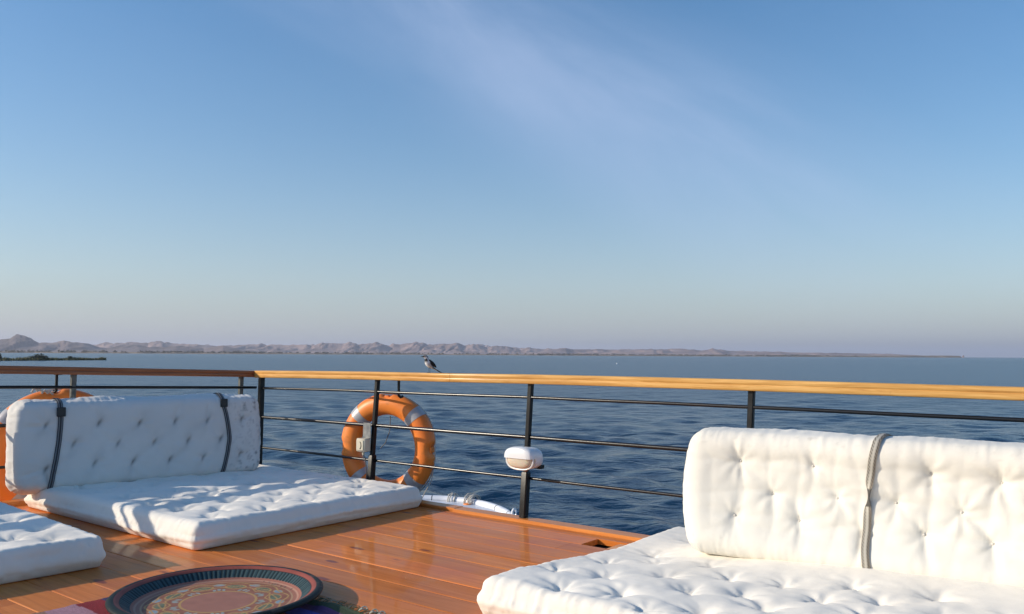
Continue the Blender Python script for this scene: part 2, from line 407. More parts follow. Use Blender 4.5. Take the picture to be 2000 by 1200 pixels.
M_hill = mat('desert_rock', (.22,.16,.14), .95)
vary(M_hill, .004, (.17,.12,.115), (.40,.285,.25), .35, .65, detail=8)
M_bank = mat('desert_bank', (.26,.18,.11), .95); vary(M_bank, .02, (.16,.11,.06), (.34,.24,.15))
M_hilln = mat('dark_desert_rock', (.16,.12,.12), .95)
vary(M_hilln, .005, (.11,.085,.085), (.24,.18,.17), .35, .65, detail=8)
def ridge(name, prof, D, depth, seed, gully=.55, base=2.0, x0=None, x1=None, step=2.2, rows=44, m=None):
    """a mountain range: crest heights from a profile, slopes carved by gullies front and back"""
    xs = np.arange(x0, x1, step)
    px, py = zip(*prof)
    crest = np.interp(xs, px, py)
    vs = []; ts = np.linspace(0, 1, rows)
    for t in ts:
        for i, x in enumerate(xs):
            d = D + depth*(t-.45) + 260*noise.noise((x*.01, seed, 1.7))
            a = (x-1000)/1650
            H = max(crest[i], 0)*1.07*D/1650 + 1.0
            wx = a*d
            s_ = t/.5 if t < .5 else (1-t)/.5
            # slopes: cliffs near the crest, talus below
            g = 1-abs(fbm(wx*.0042 + .5*noise.noise((wx*.002, d*.002, seed)), d*.0016, seed, 4))*1.7
            sh = s_**1.15*(1-gully*(1-s_)*max(0, 1-g)*1.4)
            z = H*sh*(.9 + .1*fbm(wx*.01, d*.01, seed+3, 3)) if s_ < 1 else H
            w_ = .5*noise.noise((wx*.001, d*.002, seed))
            s1 = abs(noise.noise((wx*.0036+w_, d*.0009, seed+6)))*2.2; s2 = abs(noise.noise((wx*.0095+w_, d*.002, seed+9)))*2.0
            z *= 1-(1-s_)**.6*min(1, .95*max(0, 1-s1*1.25)+.45*max(0, 1-s2*1.4))*.97
            z *= 1+.10*noise.noise((wx*.018, d*.004, seed+12))*min(1, s_*1.4)
            strat = H/7
            z = z*.72 + .28*(math.floor(z/strat)*strat + strat*min(1, ((z/strat) % 1)*2.2))
            vs.append((wx, d, max(z, 0)+base+WATER_Z))
    n = len(xs); fs = [(r*n+i, r*n+i+1, (r+1)*n+i+1, (r+1)*n+i) for r in range(rows-1) for i in range(n-1)]
    b = MB(); b.add(vs, fs); o = obj(name, b, m or M_hill, smooth=False); struct(o); return o
def prof(pairs, off): return [(x, max(hz(x)-y-off, 0)) for x, y in pairs]
near_p = [(-300,672),(-120,660),(0,661.5),(20,658),(27,653),(32,651.5),(40,651.5),(50,655),(60,660),(75,666),(95,667),(112,666),(126,661.5),(143,666),(165,668),(180,672),(195,676),(210,679),(240,673),(270,671),(290,676),(318,677),(345,674),(374,675),(400,680),(423,676),(437,673.5),(452,677),(475,681),(505,686),(540,689)]
mid_p = [(150,690),(189,673.7),(205,666),(215,665.5),(245,668),(262,666),(270,665.5),(290,668.5),(297,665),(317,664.5),(322,668),(350,668),(374,670),(400,673),(423,675),(450,674.5),(469,671),(500,671),(525,670),(560,672),(595,670),(609,674),(622,670),(630,667),(660,667.5),(696,669),(702,673),(717,670),(738,667.5),(750,671),(761,675.5),(770,669),(800,668),(815,666.2),(826,666.5),(836,669),(850,673),(864,669),(896,668.5),(910,673),(924,670),(938,673),(952,677),(962,674),(969,673),(990,674.5),(1000,676),(1018,682.5),(1029,677),(1036,677),(1043,680),(1085,681),(1095,679.5),(1106,678),(1120,682),(1155,681),(1175,680.5),(1190,683),(1211,682),(1230,683),(1260,681),(1290,682),(1312,679),(1340,680),(1366,684),(1391,680),(1415,682),(1440,685.5),(1485,687),(1510,686),(1524,685.5),(1545,689),(1600,689),(1685,689.5),(1740,691),(1790,693),(1830,697)]
ridge('desert_hills', prof(near_p, 0), 6000, 1500, 11.0, x0=-320, x1=560, m=M_hilln, step=1.6)
ridge('desert_hills', prof(mid_p, 0), 8200, 2200, 23.0, x0=130, x1=1850, step=2.0)
back_p = [(-300,668),(100,670),(300,672),(520,674),(640,671),(800,672),(930,672),(1060,680),(1300,682),(1420,684),(1560,688),(1700,690),(1800,697)]
ridge('desert_hills', prof(back_p, 0), 11500, 2000, 41.0, x0=-320, x1=1800, step=4)

# the low bank below the hills and the thin headland that runs out to the right
def bank():
    b = MB(); vs = []; n = 0
    xs = np.arange(-330, 1875, 4.0)
    rows = [(0, 0.0), (25, .5), (120, .8), (1500, 1.0), (3500, 1.0)]
    for dd, k in rows:
        for x in xs:
            D = np.interp(x, [-330, 0, 500, 1000, 1500, 1872], [2700, 3000, 3500, 4200, 4800, 5600])
            D *= 1+.012*noise.noise((x*.02, 2.2, 0))
            h = 6.5 + 4.0*noise.noise((x*.03, 9.1, 0)) + 2*noise.noise((x*.11, 3.1, 0))
            h *= np.interp(x, [1480, 1560, 1872], [1, .75, .75])
            if 1560 < x: h = max(h, np.interp(x, [1560, 1700, 1860, 1872], [7, 13, 16, 14]))
            vs.append((D*(x-1000)/1650*(1+dd/D), D+dd, WATER_Z-.3+h*k))
    n = len(xs)
    b.add(vs, [(r*n+i, r*n+i+1, (r+1)*n+i+1, (r+1)*n+i) for r in range(len(rows)-1) for i in range(n-1)])
    b.add([vs[r*n+n-1] for r in range(len(rows))] + [(vs[r*n+n-1][0]+14, vs[r*n+n-1][1], WATER_Z-.4) for r in range(len(rows))],
          [(r, r+1, r+1+len(rows), r+len(rows)) for r in range(len(rows)-1)])
    struct(obj('far_shore', b, M_bank, smooth=False))
bank()
M_scrub = mat('scrub', (.06,.07,.035), .9); vary(M_scrub, .05, (.03,.036,.02), (.13,.11,.06))
def blob_leaves(b, c, rx, ry, rz, n, s, rng):
    """a bushy mass of small tilted leaf faces scattered through a volume"""
    for _ in range(n):
        d = np.array([rng.gauss(0, 1), rng.gauss(0, 1), rng.gauss(0, 1)]); d /= np.linalg.norm(d)+1e-9
        k = rng.random()**.4
        p = np.array(c) + d*np.array([rx, ry, rz])*k
        a, e = rng.uniform(0, 6.28), rng.uniform(-1, 1)
        t1 = np.array([math.cos(a), math.sin(a), e*.6]); t2 = np.array([-math.sin(a)*.4, math.cos(a)*.4, rng.uniform(.3, 1)])
        q = s*rng.uniform(.5, 1.4)
        b.add([p-t1*q, p-t2*q*.6, p+t1*q, p+t2*q*.8], [(0,1,2,3)])
def shore_scrub():
    rng = random.Random(5); b = MB()
    for x in np.arange(-320, 1700, 2.1):
        D = np.interp(x, [-330, 0, 500, 1000, 1500, 1872], [2700, 3000, 3500, 4200, 4800, 5600])
        dens = .55 + .6*noise.noise((x*.012, 4.4, 0)) + (.35 if 1050 < x < 1680 else 0)
        if x > 1600: dens *= (1700-x)/100
        if rng.random() > dens: continue
        for _ in range(2):
            h = rng.uniform(2.0, 5.5)*(1.5 if 1530 < x < 1590 and rng.random() < .6 else 1)
            xx = x+rng.uniform(-1, 1); d = D+rng.uniform(15, 160)
            blob_leaves(b, ((xx-1000)/1650*d, d, WATER_Z+3+h*.8), rng.uniform(4, 9), 5, h, 16, 2.2, rng)
    o = obj('shore_scrub', b, M_scrub, smooth=False); o['kind'] = 'stuff'
shore_scrub()
# rock stack off the headland's tip
b = MB(); c = far(1880, 5600, 0); rr = []
for k in range(6):
    t = k/5; rr.append([(c[0]+math.cos(a)*(9*(1-t*.75)+1.5*noise.noise((a*2, t*3, 1)))+3*t, c[1]+math.sin(a)*8*(1-t*.7), WATER_Z-.5+t*16) for a in np.linspace(0, 2*math.pi, 11)[:-1]])
b.loft(rr); o = obj('rock_stack', b, M_hill, loc=(c[0], c[1], WATER_Z), smooth=False)
tag(o, 'tiny dark rock standing in the water off the tip of the far headland', 'rock')

# reed island at the left
def reed_island():
    rng = random.Random(9)
    b = MB(); xs = np.linspace(-260, 211, 90); rows = 7; vs = []
    for r in range(rows):
        for x in xs:
            D0 = np.interp(x, [-260, 0, 211], [300, 335, 392]); wd = 30*math.sqrt(max(0, (213-x)/213)) if x > 0 else 30
            t = r/(rows-1); d = D0+wd*t+1.5*noise.noise((x*.05, 1, 0))
            z = .35*math.sin(math.pi*t)*(1+.5*noise.noise((x*.04, t*2, 5)))
            vs.append(((x-1000)/1650*d, d, WATER_Z-.12+z))
    n = len(xs); b.add(vs, [(r*n+i, r*n+i+1, (r+1)*n+i+1, (r+1)*n+i) for r in range(rows-1) for i in range(n-1)])
    M_mud = mat('mud_bank', (.15,.12,.07), .95); vary(M_mud, .4, (.10,.085,.05), (.22,.18,.11))
    struct(obj('reed_island', b, M_mud))
    b = MB()
    for _ in range(8000):
        x = rng.uniform(-255, 209); D0 = np.interp(x, [-260, 0, 211], [300, 335, 392]); wd = 26*math.sqrt(max(0.02, (213-x)/213)) if x > 0 else 26
        d = D0+1+rng.random()**1.6*wd; hh = (1.15+.6*noise.noise((x*.06, d*.05, 2))+.35*noise.noise((x*.3, 1, 1)))
        if hh < .25: continue
        hh *= rng.uniform(.6, 1.25)
        p = np.array([(x-1000)/1650*d, d, WATER_Z-.05]); a = rng.uniform(0, 6.28); w = rng.uniform(.06, .2)
        lean = np.array([rng.gauss(0, .2), rng.gauss(0, .2), 0])*hh
        s1 = np.array([math.cos(a), math.sin(a), 0])*w
        b.add([p-s1, p+s1, p+s1*.7+lean*.5+(0,0,hh*.6), p+lean+(0,0,hh), p-s1*.7+lean*.5+(0,0,hh*.6)], [(0,1,2,3,4)])
    M_reed = mat('reeds', (.11,.12,.05), .8); vary(M_reed, .12, (.055,.075,.03), (.20,.18,.085))
    o = obj('reed_bed', b, M_reed, smooth=False); o['kind'] = 'stuff'
    M_leaf = mat('bush_leaf', (.035,.05,.022), .7); vary(M_leaf, .6, (.02,.03,.014), (.06,.075,.03))
    M_stem = mat('bush_stem', (.10,.07,.05), .9)
    for (x, w, h, lab) in ((80, 5.4, 3.0, 'largest dark green bush rising from the middle of the reed island'), (2, 1.4, 3.1, 'small dark bush on the reed island at the left edge of the photo'),
                           (140, 2.6, 1.9, 'low dark bush near the thin end of the reed island')):
        D0 = np.interp(x, [-260, 0, 211], [300, 335, 392]) + 5
        c = np.array([(x-1000)/1650*D0, D0, WATER_Z])
        r_ = empty('shrub', c); tag(r_, lab, 'bush', 'bushes on the reed island')
        b = MB()
        for q in range(int(9*w/3)):
            ox = rng.gauss(0, .42)*w; k = max(.25, 1-(ox/w/1.15)**2)
            hh = h*k*rng.uniform(.7, 1.05)
            blob_leaves(b, c+(ox, rng.gauss(0, .5), hh*.52), w*.3, 1.1, hh*.5, 120, .2, rng)
        obj('crown', b, M_leaf, r_, smooth=False)
        for q in range(4):
            b = MB(); ox = rng.uniform(-.5, .5)*w
            b.tube([c+(ox*.6, 0, -.1), c+(ox*.8, .1, h*.4), c+(ox, .2, h*.75)], [.07, .05, .02], 6)
            obj('stem', b, M_stem, r_)
reed_island()

# white float
c = far(1205, 345, 0); c[2] = WATER_Z
b = MB(); prof_ = [(0.0, -.15), (.12, -.14), (.22, -.02), (.26, .12), (.22, .27), (.11, .35), (.05, .37), (.045, .47), (0.0, .48)]
b.lathe(c, prof_, 20); o = obj('mooring_float', b, M_white, loc=c)
tag(o, 'tiny white float alone on the open water beyond the wooden handrail', 'float')

# ================================================================ THE BOAT: DECK
DECK_IN, DECK_V0, DECK_V1 = 4.06, -3.2, 5.98
def extr(mb, sec, v0, v1, col=None, nseg=1):
    """section [(u,z)...] extruded along v"""
    rings = []
    for i in range(nseg+1):
        v = v0+(v1-v0)*i/nseg
        rings.append([UV(a, v, z) for a, z in sec])
    mb.loft(rings, col=col)
def deck():
    rng = random.Random(4); b = MB(); pw = .1655; u1 = DECK_IN
    edges = [u1]; e = 3.972
    while e > -3.2: edges.append(e); e -= pw
    for i in range(len(edges)-1):
        a1, a0 = edges[i]-.0012, edges[i+1]+.0012
        g = .004
        dz = rng.uniform(-.0008, .0008)
        sec = [(a0, -.03), (a0, -.0036), (a0+g*.5, -.0012+dz), (a0+g*1.4, dz), (a1-g*1.0, dz), (a1-g*.3, -.0006+dz), (a1, -.0022), (a1, -.03)]
        if i == 1: pieces = [(DECK_V0, 2.30), (2.50, DECK_V1)]
        else:
            cuts = sorted(rng.uniform(DECK_V0, DECK_V1) for _ in range(2)); pieces = []; p = DECK_V0
            for cc in cuts+[DECK_V1]:
                if cc-p > .5: pieces.append((p+.001, cc-.001)); p = cc
            if pieces: pieces[-1] = (pieces[-1][0], DECK_V1)
        for v0, v1 in pieces:
            k = rng.uniform(.80, 1.12); col = (k*rng.uniform(.96, 1.04), k, k*rng.uniform(.9, 1.08))
            extr(b, sec, v0, v1, col)
    o = obj('wooden_deck', b, M_deck, angle=4); struct(o)
    b = MB(); b.box(UV(3.889, 2.33, -.018), UX, VX, (0,0,1), .078, .028, .012, .003); b.c = [(1.25,1.5,1.9)]*len(b.v)
    obj('hatch_block', b, M_trim, o, smooth=False)
    b = MB(); b.box(UV(0.5, 1.4, -.07), UX, VX, (0,0,1), 3.6, 4.57, .03); obj('subdeck', b, M_dark, o, smooth=False)
    # raised edge board along the starboard side, in two lengths, and one along the bow side
    b = MB()
    H = .017
    sec = [(4.062, -.03), (4.062, H-.004), (4.066, H), (4.160, H), (4.166, H-.006), (4.166, -.2), (4.12, -.2)]
    extr(b, sec, DECK_V0, 3.645, (1.0,1.0,1.0), 6)
    sec2 = [(4.078, -.03), (4.078, H-.002), (4.082, H+.002), (4.166, H+.002), (4.172, H-.006), (4.172, -.2), (4.12, -.2)]
    extr(b, sec2, 3.647, DECK_V1, (.93,.9,.88), 4)
    obj('edge_board', b, M_trim, o)
    b = MB(); rings = []
    for a in (-3.2, 4.17):
        rings.append([UV(a, v, z) for v, z in ((5.965,-.05),(5.965,.02),(5.97,.026),(6.06,.026),(6.066,.018),(6.066,-.2))])
    b.loft(rings, col=(.9,.88,.86)); obj('edge_board', b, M_trim, o)
    b = MB()
    for v in (2.06, 2.2): b.lathe(UV(4.115, v, H+.0005), [(.009, .0008), (.009, .0012), (.0, .0013)], 10)
    obj('screw_hole', b, M_dark, o)
    # ship's side under the deck
    b = MB(); outl = [(-3.3,-3.3),(4.10,-3.3),(4.10,5.95),(-3.3,5.95)]
    low = [(-3.0,-3.1),(3.9,-3.1),(3.85,5.55),(-3.0,5.55)]
    b.loft([[UV(*p, -.1) for p in outl], [UV(*p, WATER_Z-.5) for p in low]])
    struct(obj('boat_hull', b, M_hull, smooth=False))
deck()

# ================================================================ RAILINGS
RV = [-1.4, .45, 1.1, 1.7, 2.4, 3.1, 3.72, 4.45, 5.1, 5.83]
RH = [.870, .8745, .8775, .8797, .8805, .8795, .8745, .873, .868, .8600]
def rail_top(v): return float(np.interp(v, RV, RH))
RU = 4.15
def rail_wood(mb_col, pts, dirs, outs, hw=.048, th=.056):
    """laminated handrail section swept along pts (points on the top centre line)"""
    b = MB(); rings = []; cols = []
    sec = [(-hw+.004, 0), (hw-.004, 0), (hw, -.005), (hw, -.022), (hw-.003, -.025), (hw, -.028), (hw, -th+.005), (hw-.005, -th),
           (-hw+.005, -th), (-hw, -th+.005), (-hw, -.028), (-hw+.0035, -.025), (-hw, -.022), (-hw, -.005)]
    for p, o_ in zip(pts, outs):
        rings.append([np.array(p)+np.array(o_)*a+np.array([0,0,z]) for a, z in sec])
    b.loft(rings, col=mb_col); return b
rail_r = empty('boat_railing', UV(RU, 3.1, 0))
tag(rail_r, 'sunlit golden wooden handrail on black posts and three black bars running across to the right', 'railing')
def rr_pts(v0, v1, n):
    vs = np.linspace(v0, v1, n); return [UV(RU, v, rail_top(v)) for v in vs]
JV = 3.717
obj('handrail', rail_wood((1.0,1.0,1.0), rr_pts(-1.4, JV-.0012, 30), None, [UX]*30), M_railw, rail_r, angle=50)
pts = rr_pts(JV+.0012, 5.83, 14); outs = [UX]*14
outs[-1] = UX + VX*.98   # mitre
pts[-1] = UV(RU, 5.88, .8585)
obj('handrail', rail_wood((1.06,1.0,.95), pts, None, outs), M_railw, rail_r, angle=50)
def bar(mb, zoff, r, v0, v1, n=16, up=.0):
    mb.tube([UV(RU-.006, v, rail_top(v)*zoff[0]+zoff[1]+.002*noise.noise((v*1.7, zoff[1]*9, 0))) for v in np.linspace(v0, v1, n)], r, 10)
for zc, r in (((1.0, -.139), .0095), ((.6, -.0285), .0125), ((.35, -.0555), .0095)):
    b = MB(); bar(b, zc, r, -1.4, 5.83, 60); obj('rail_bar', b, M_bar, rail_r)
def post(parent, base, top, w0, w1, split, ax, ay, name='post', m=None):
    """flat-iron upper post standing in a thicker lower tube"""
    base, top = np.array(base, float), np.array(top, float)
    d = top-base; b = MB()
    mid = base+d*split
    def ring(p, w): return [p+ax*w*i+ay*w*j for i, j in ((-1,-1),(1,-1),(1,1),(-1,1))]
    def rr(p, w):
        k = .72; return [p+np.array(ax)*w*i+np.array(ay)*w*j for i, j in ((-k,-1),(k,-1),(1,-k),(1,k),(k,1),(-k,1),(-1,k),(-1,-k))]
    if w1 > w0+1e-6:
        b.loft([rr(base, w1), rr(mid-d*.012, w1), rr(mid, w0+.002)])
        b.loft([rr(mid-d*.03, w0), rr(top, w0)])
    else: b.loft([rr(base, w0), rr(top, w0)])
    return obj(name, b, m or M_black, parent, angle=30)
POSTS = [-1.0, .35, 1.70, 3.10, 4.455]
for v in POSTS:
    post(rail_r, UV(4.118, v+.02, .02), UV(RU, v-.008, rail_top(v)-.054), .0155, .023, .34, UX, VX)
post(rail_r, UV(4.13, 5.79, .0), UV(RU-.002, 5.80, .806), .021, .021, .3, UX, VX)

rail_l = empty('boat_railing', UV(3.0, 5.9, 0))
tag(rail_l, 'shaded dark brown wooden handrail and black bars behind the left white backrest', 'railing')
def lt(a): return float(np.interp(a, [-3.2, 2.24, 4.15], [.985, .913, .8585]))
us = np.linspace(-3.2, 4.1, 34)
pts = [UV(a, 5.9, lt(a)) for a in us]; outs = [VX]*34
pts[-1] = UV(RU-.004, 5.884, .8585); outs[-1] = VX + UX*.98
obj('handrail', rail_wood((1,1,1), pts, None, outs, .045, .052), M_raill, rail_l, angle=50)
for k, c_, r in ((1.0, -.137, .0105), (.6, -.017, .0115), (.35, -.053, .0095)):
    b = MB(); b.tube([UV(a, 5.895, lt(a)*k+c_) for a in np.linspace(-3.2, 4.165, 30)], r, 10); obj('rail_bar', b, M_black, rail_l)
for a in (4.03, 2.715, 1.4, .05, -1.3, -2.6):
    post(rail_l, UV(a, 5.93, .02), UV(a-.005, 5.9, lt(a)-.05), .0165, .0165, .3, UX, VX, m=M_iron)

# ---- bulkhead light on the middle post
def stadium(c, ax, az, w, h, s, off, nrm, n=40):
    """ring of an oblong with clipped round corners"""
    out = []
    for k in range(n):
        a = 2*math.pi*k/n; ca, sa = math.cos(a), math.sin(a)
        e = 2.7; r = (abs(ca)**e+abs(sa)**e)**(-1/e)
        out.append(np.array(c)+np.array(ax)*w*s*r*ca+np.array(az)*h*s*r*sa+np.array(nrm)*off)
    return out
def bulkhead():
    Z = np.array([0,0,1.0]); fn = -UX; ax = -VX*1.0
    c = UV(4.085, 3.065, .385)
    r_ = empty('bulkhead_light', c - Z*.07); tag(r_, 'white oval bulkhead lamp with eyelid hood fixed to the black post right of the lifebuoy', 'lamp')
    w, h = .102, .064
    b = MB(); b.loft([stadium(c, ax, Z, w, h, .95, -.02, fn), stadium(c, ax, Z, w, h, .99, .0, fn), stadium(c, ax, Z, w, h, 1.0, .045, fn), stadium(c, ax, Z, w, h, .97, .055, fn)])
    obj('lamp_body', b, M_white, r_)
    b = MB(); b.loft([stadium(c, ax, Z, w, h, .93, .05, fn), stadium(c, ax, Z, w, h, .92, .078, fn), stadium(c, ax, Z, w, h, .84, .094, fn), stadium(c, ax, Z, w, h, .62, .104, fn), stadium(c, ax, Z, w, h, .15, .108, fn)])
    obj('lamp_lens', b, M_lens, r_)
    # rim: oblong ring
    b = MB(); o1 = stadium(c, ax, Z, w, h, .965, .080, fn, 60); b.tube(o1, .0060, 8, closed=True); obj('rim', b, M_white, r_)
    # hood: upper half shell
    b = MB(); rings = []
    n = 30
    for s, off in ((1.0, .045), (1.03, .080), (1.0, .099), (.90, .109), (.6, .114), (.3, .115)):
        ring = []
        for k in range(n+1):
            a = math.pi*k/n; ca, sa = math.cos(a), math.sin(a); e = 2.7
            rr_ = (abs(ca)**e+abs(sa)**e)**(-1/e)
            ring.append(c+ax*w*s*rr_*ca+Z*(h*s*rr_*sa+.004)+fn*off)
        rings.append(ring)
    vs = [p for r in rings for p in r]; m_ = n+1
    fs = [(i*m_+k, i*m_+k+1, (i+1)*m_+k+1, (i+1)*m_+k) for i in range(len(rings)-1) for k in range(n)]
    inner = [(np.array(p)-fn*.005) for p in vs]; N0 = len(vs)
    fs2 = [tuple(i+N0 for i in f[::-1]) for f in fs]
    edge = []
    for i in range(len(rings)-1):
        edge.append((i*m_, (i+1)*m_, (i+1)*m_+N0, i*m_+N0)); edge.append((i*m_+n, i*m_+n+N0, (i+1)*m_+n+N0, (i+1)*m_+n))
    L_ = len(rings)-1
    edge.append(tuple(L_*m_+k for k in range(m_))); 
    b.add(vs+inner, fs+fs2+edge); obj('hood', b, M_white, r_)
    b = MB(); b.box(c-fn*.03-Z*.052+ax*.052, ax, fn, Z, .035, .022, .012, .003); b.box(c-fn*.022, ax, fn, Z, .03, .006, .05, .002); obj('bracket', b, M_black, r_)
    b = MB(); b.tube([c-Z*.062+fn*.0+ax*-.012, c-Z*.085+ax*-.014], .008, 10); obj('cable_gland', b, M_rust, r_)
bulkhead()

# ---- plate and switch box on the next post
def switchbox():
    Z = np.array([0,0,1.0]); fn = -UX; ax = -VX
    c = UV(4.082, 4.51, .36)
    r_ = empty('switch_box', c-Z*.05); tag(r_, 'small cream switch box under a grey metal plate on the post inside the lifebuoy ring', 'switch box')
    b = MB(); b.box(c, ax, fn, Z, .046, .030, .046, .007); obj('housing', b, M_cream, r_)
    b = MB(); b.box(c+fn*.0325, ax, fn, Z, .036, .004, .036, .003); obj('cover', b, M_cream, r_)
    b = MB(); b.tube([c+fn*.0375+ax*(.012*math.cos(t)+.004)+Z*(.024*math.sin(t)) for t in np.linspace(-1.5, 1.5, 12)], .0028, 6); obj('finger_slot', b, M_dark, r_)
    b = MB(); b.box(c+Z*.101-fn*.012+ax*.022, ax, fn, Z, .040, .002, .054, .0015); obj('mounting_plate', b, M_grey, r_)
    b = MB(); b.tube([c-Z*.046, c-Z*.06, c-Z*.072], [.009, .009, .006], 10); obj('cable_gland', b, M_cream, r_)
    b = MB(); b.tube([c-Z*.07, c-Z*.1-fn*.02, c-Z*.2-fn*.035, c-Z*.33-fn*.03], .004, 6); obj('cable', b, M_cable, r_)
switchbox()

# ================================================================ LIFEBUOYS
def lifebuoy(c, hx, label, tilt=0.0, rot=0.0, R=.312, r=.078):
    """ring in the plane of hx and up; nrm points at the deck"""
    c = np.array(c, float); hx = np.array(hx, float); hx /= np.linalg.norm(hx)
    Z = np.array([0,0,1.0]); nrm = np.cross(hx, Z)
    up = Z*math.cos(tilt)+nrm*math.sin(tilt); nrm = np.cross(hx, up)
    if rot:
        hx, up = hx*math.cos(rot)+up*math.sin(rot), up*math.cos(rot)-hx*math.sin(rot)
    o = empty('lifebuoy', c-Z*(R+r)); tag(o, label, 'lifebuoy', 'orange lifebuoys on the railing')
    def ringv(a, rr, k, n):
        d = hx*math.cos(a)+up*math.sin(a); q = 2*math.pi*k/n
        # slightly flattened tube
        return c+d*(R+rr*math.cos(q)*1.0)+nrm*(rr*.86*math.sin(q))
    pk = [math.pi/2, 0, -math.pi/2, math.pi]
    b = MB(); na, n = 160, 28; vs = []
    for i in range(na):
        a = 2*math.pi*i/na
        for k in range(n):
            q = 2*math.pi*k/n; rr = r*(1+.012*noise.noise((math.cos(a)*3, math.sin(a)*3, q)))
            # rope pockets: dents in the outer rim at the four quarters
            da = min(abs((a-p+math.pi) % (2*math.pi)-math.pi) for p in pk)
            dent = max(0, 1-(da/.13)**2)*max(0, math.cos(q)-.35)
            rr *= 1-.6*dent
            vs.append(ringv(a, rr, k, n))
    fs = [(i*n+k, i*n+(k+1) % n, ((i+1) % na)*n+(k+1) % n, ((i+1) % na)*n+k) for i in range(na) for k in range(n)]
    b.add(vs, fs); obj('ring_body', b, M_orange, o, angle=60)
    for a0 in (math.pi*.25, math.pi*.75, math.pi*1.25, math.pi*1.75):
        b = MB(); vs = []; m_ = 7
        for i in range(m_):
            a = a0+(i/(m_-1)-.5)*.20
            for k in range(n): vs.append(ringv(a, r*1.014+.001, k, n))
        b.add(vs, [(i*n+k, i*n+(k+1) % n, (i+1)*n+(k+1) % n, (i+1)*n+k) for i in range(m_-1) for k in range(n)])
        obj('reflective_band', b, M_tape, o)
    for p in pk:
        d = hx*math.cos(p)+up*math.sin(p); t = -hx*math.sin(p)+up*math.cos(p)
        b = MB(); b.box(c+d*(R+r*.66), t, d, nrm, .020, .010, .026, .004); obj('rope_lug', b, M_orange, o)
    b = MB(); pts = []
    for i in range(97):
        a = math.pi/2+2*math.pi*i/96
        ph = (i % 24)/24; slack = .004*math.sin(math.pi*ph)
        d = hx*math.cos(a)+up*math.sin(a)
        pts.append(c+d*(R+r*.80+slack+.012)-Z*.006*math.sin(math.pi*ph)-nrm*.03*math.sin(math.pi*ph))
    b.tube(pts, .0042, 6); obj('grab_line', b, M_rope, o)
    return o, c, hx, up, nrm
a_ = math.radians(-67)
hx = -np.array([math.sin(a_), math.cos(a_), 0]); 
B1 = np.array([-.895, 6.17, .325])
lb, c, hx, up, nrm = lifebuoy(B1, hx, 'whole orange lifebuoy with silver bands hanging outside the railing in the middle')
Z = np.array([0,0,1.0])
b = MB(); rng = random.Random(2)
for s_ in (-1, 1):
    p0 = c+up*.352+hx*.012*s_
    b.tube([p0+hx*.03*s_-up*.02, p0+up*.012, p0-hx*.015*s_+up*.02, p0+hx*.02*s_+up*.004, p0+hx*.055*s_+up*.008], .0075, 8)
obj('knot', b, M_pocket, lb)
# thin line hanging inside the ring, trailing line outside
b = MB(); b.tube([c+up*.225+hx*.02, c+up*.12+hx*.015, c+up*.03-hx*.02, c-up*.01-hx*.06], .003, 6); obj('lanyard', b, M_cable, lb)
b = MB(); b.tube([c+hx*.37-up*.02, c+hx*.385-up*.1, c+hx*.36-up*.22, c+hx*.30-up*.36+nrm*.05, c+hx*.285-up*.40+nrm*.07], .0035, 6); obj('lanyard', b, M_rope, lb)
# hanger rods
def hook(base, label, d):
    r_ = empty('buoy_hanger', base-Z*.2); tag(r_, label, 'hook', 'lifebuoy hangers')
    b = MB(); b.tube([base, base-Z*.09, base-Z*.105, base-Z*.118+d*.02, base-Z*.112+d*.04], .0095, 8); obj('hook_rod', b, M_black, r_)
    b = MB(); b.box(base+Z*.002-d*.02, UX, VX, Z, .02, .02, .003); obj('fixing_plate', b, M_black, r_)
hook(UV(4.185, 4.27, rail_top(4.28)-.058), 'short black hook under the golden handrail holding the middle lifebuoy', UX)
lc = UV(2.742, 6.17, .285); la = math.radians(52)
lb2, c, hx, up, nrm = lifebuoy(lc, (math.sin(la), math.cos(la), 0), 'orange lifebuoy mostly hidden behind the left white backrest', 0, .09, .380, .080)
b = MB(); p = c+up*.452-hx*.12+nrm*.04
for k in range(4): b.tube([p+hx*(.03*k-.02)+up*.02*math.sin(k*2), p+hx*(.03*k)+up*(.03-.012*k), p+hx*(.03*k+.02)-up*.01*k], .0075, 8)
obj('knot', b, M_rope, lb2)
hook(UV(2.615, 5.935, lt(2.62)-.054), 'short black hook under the dark handrail holding the half hidden lifebuoy', VX)

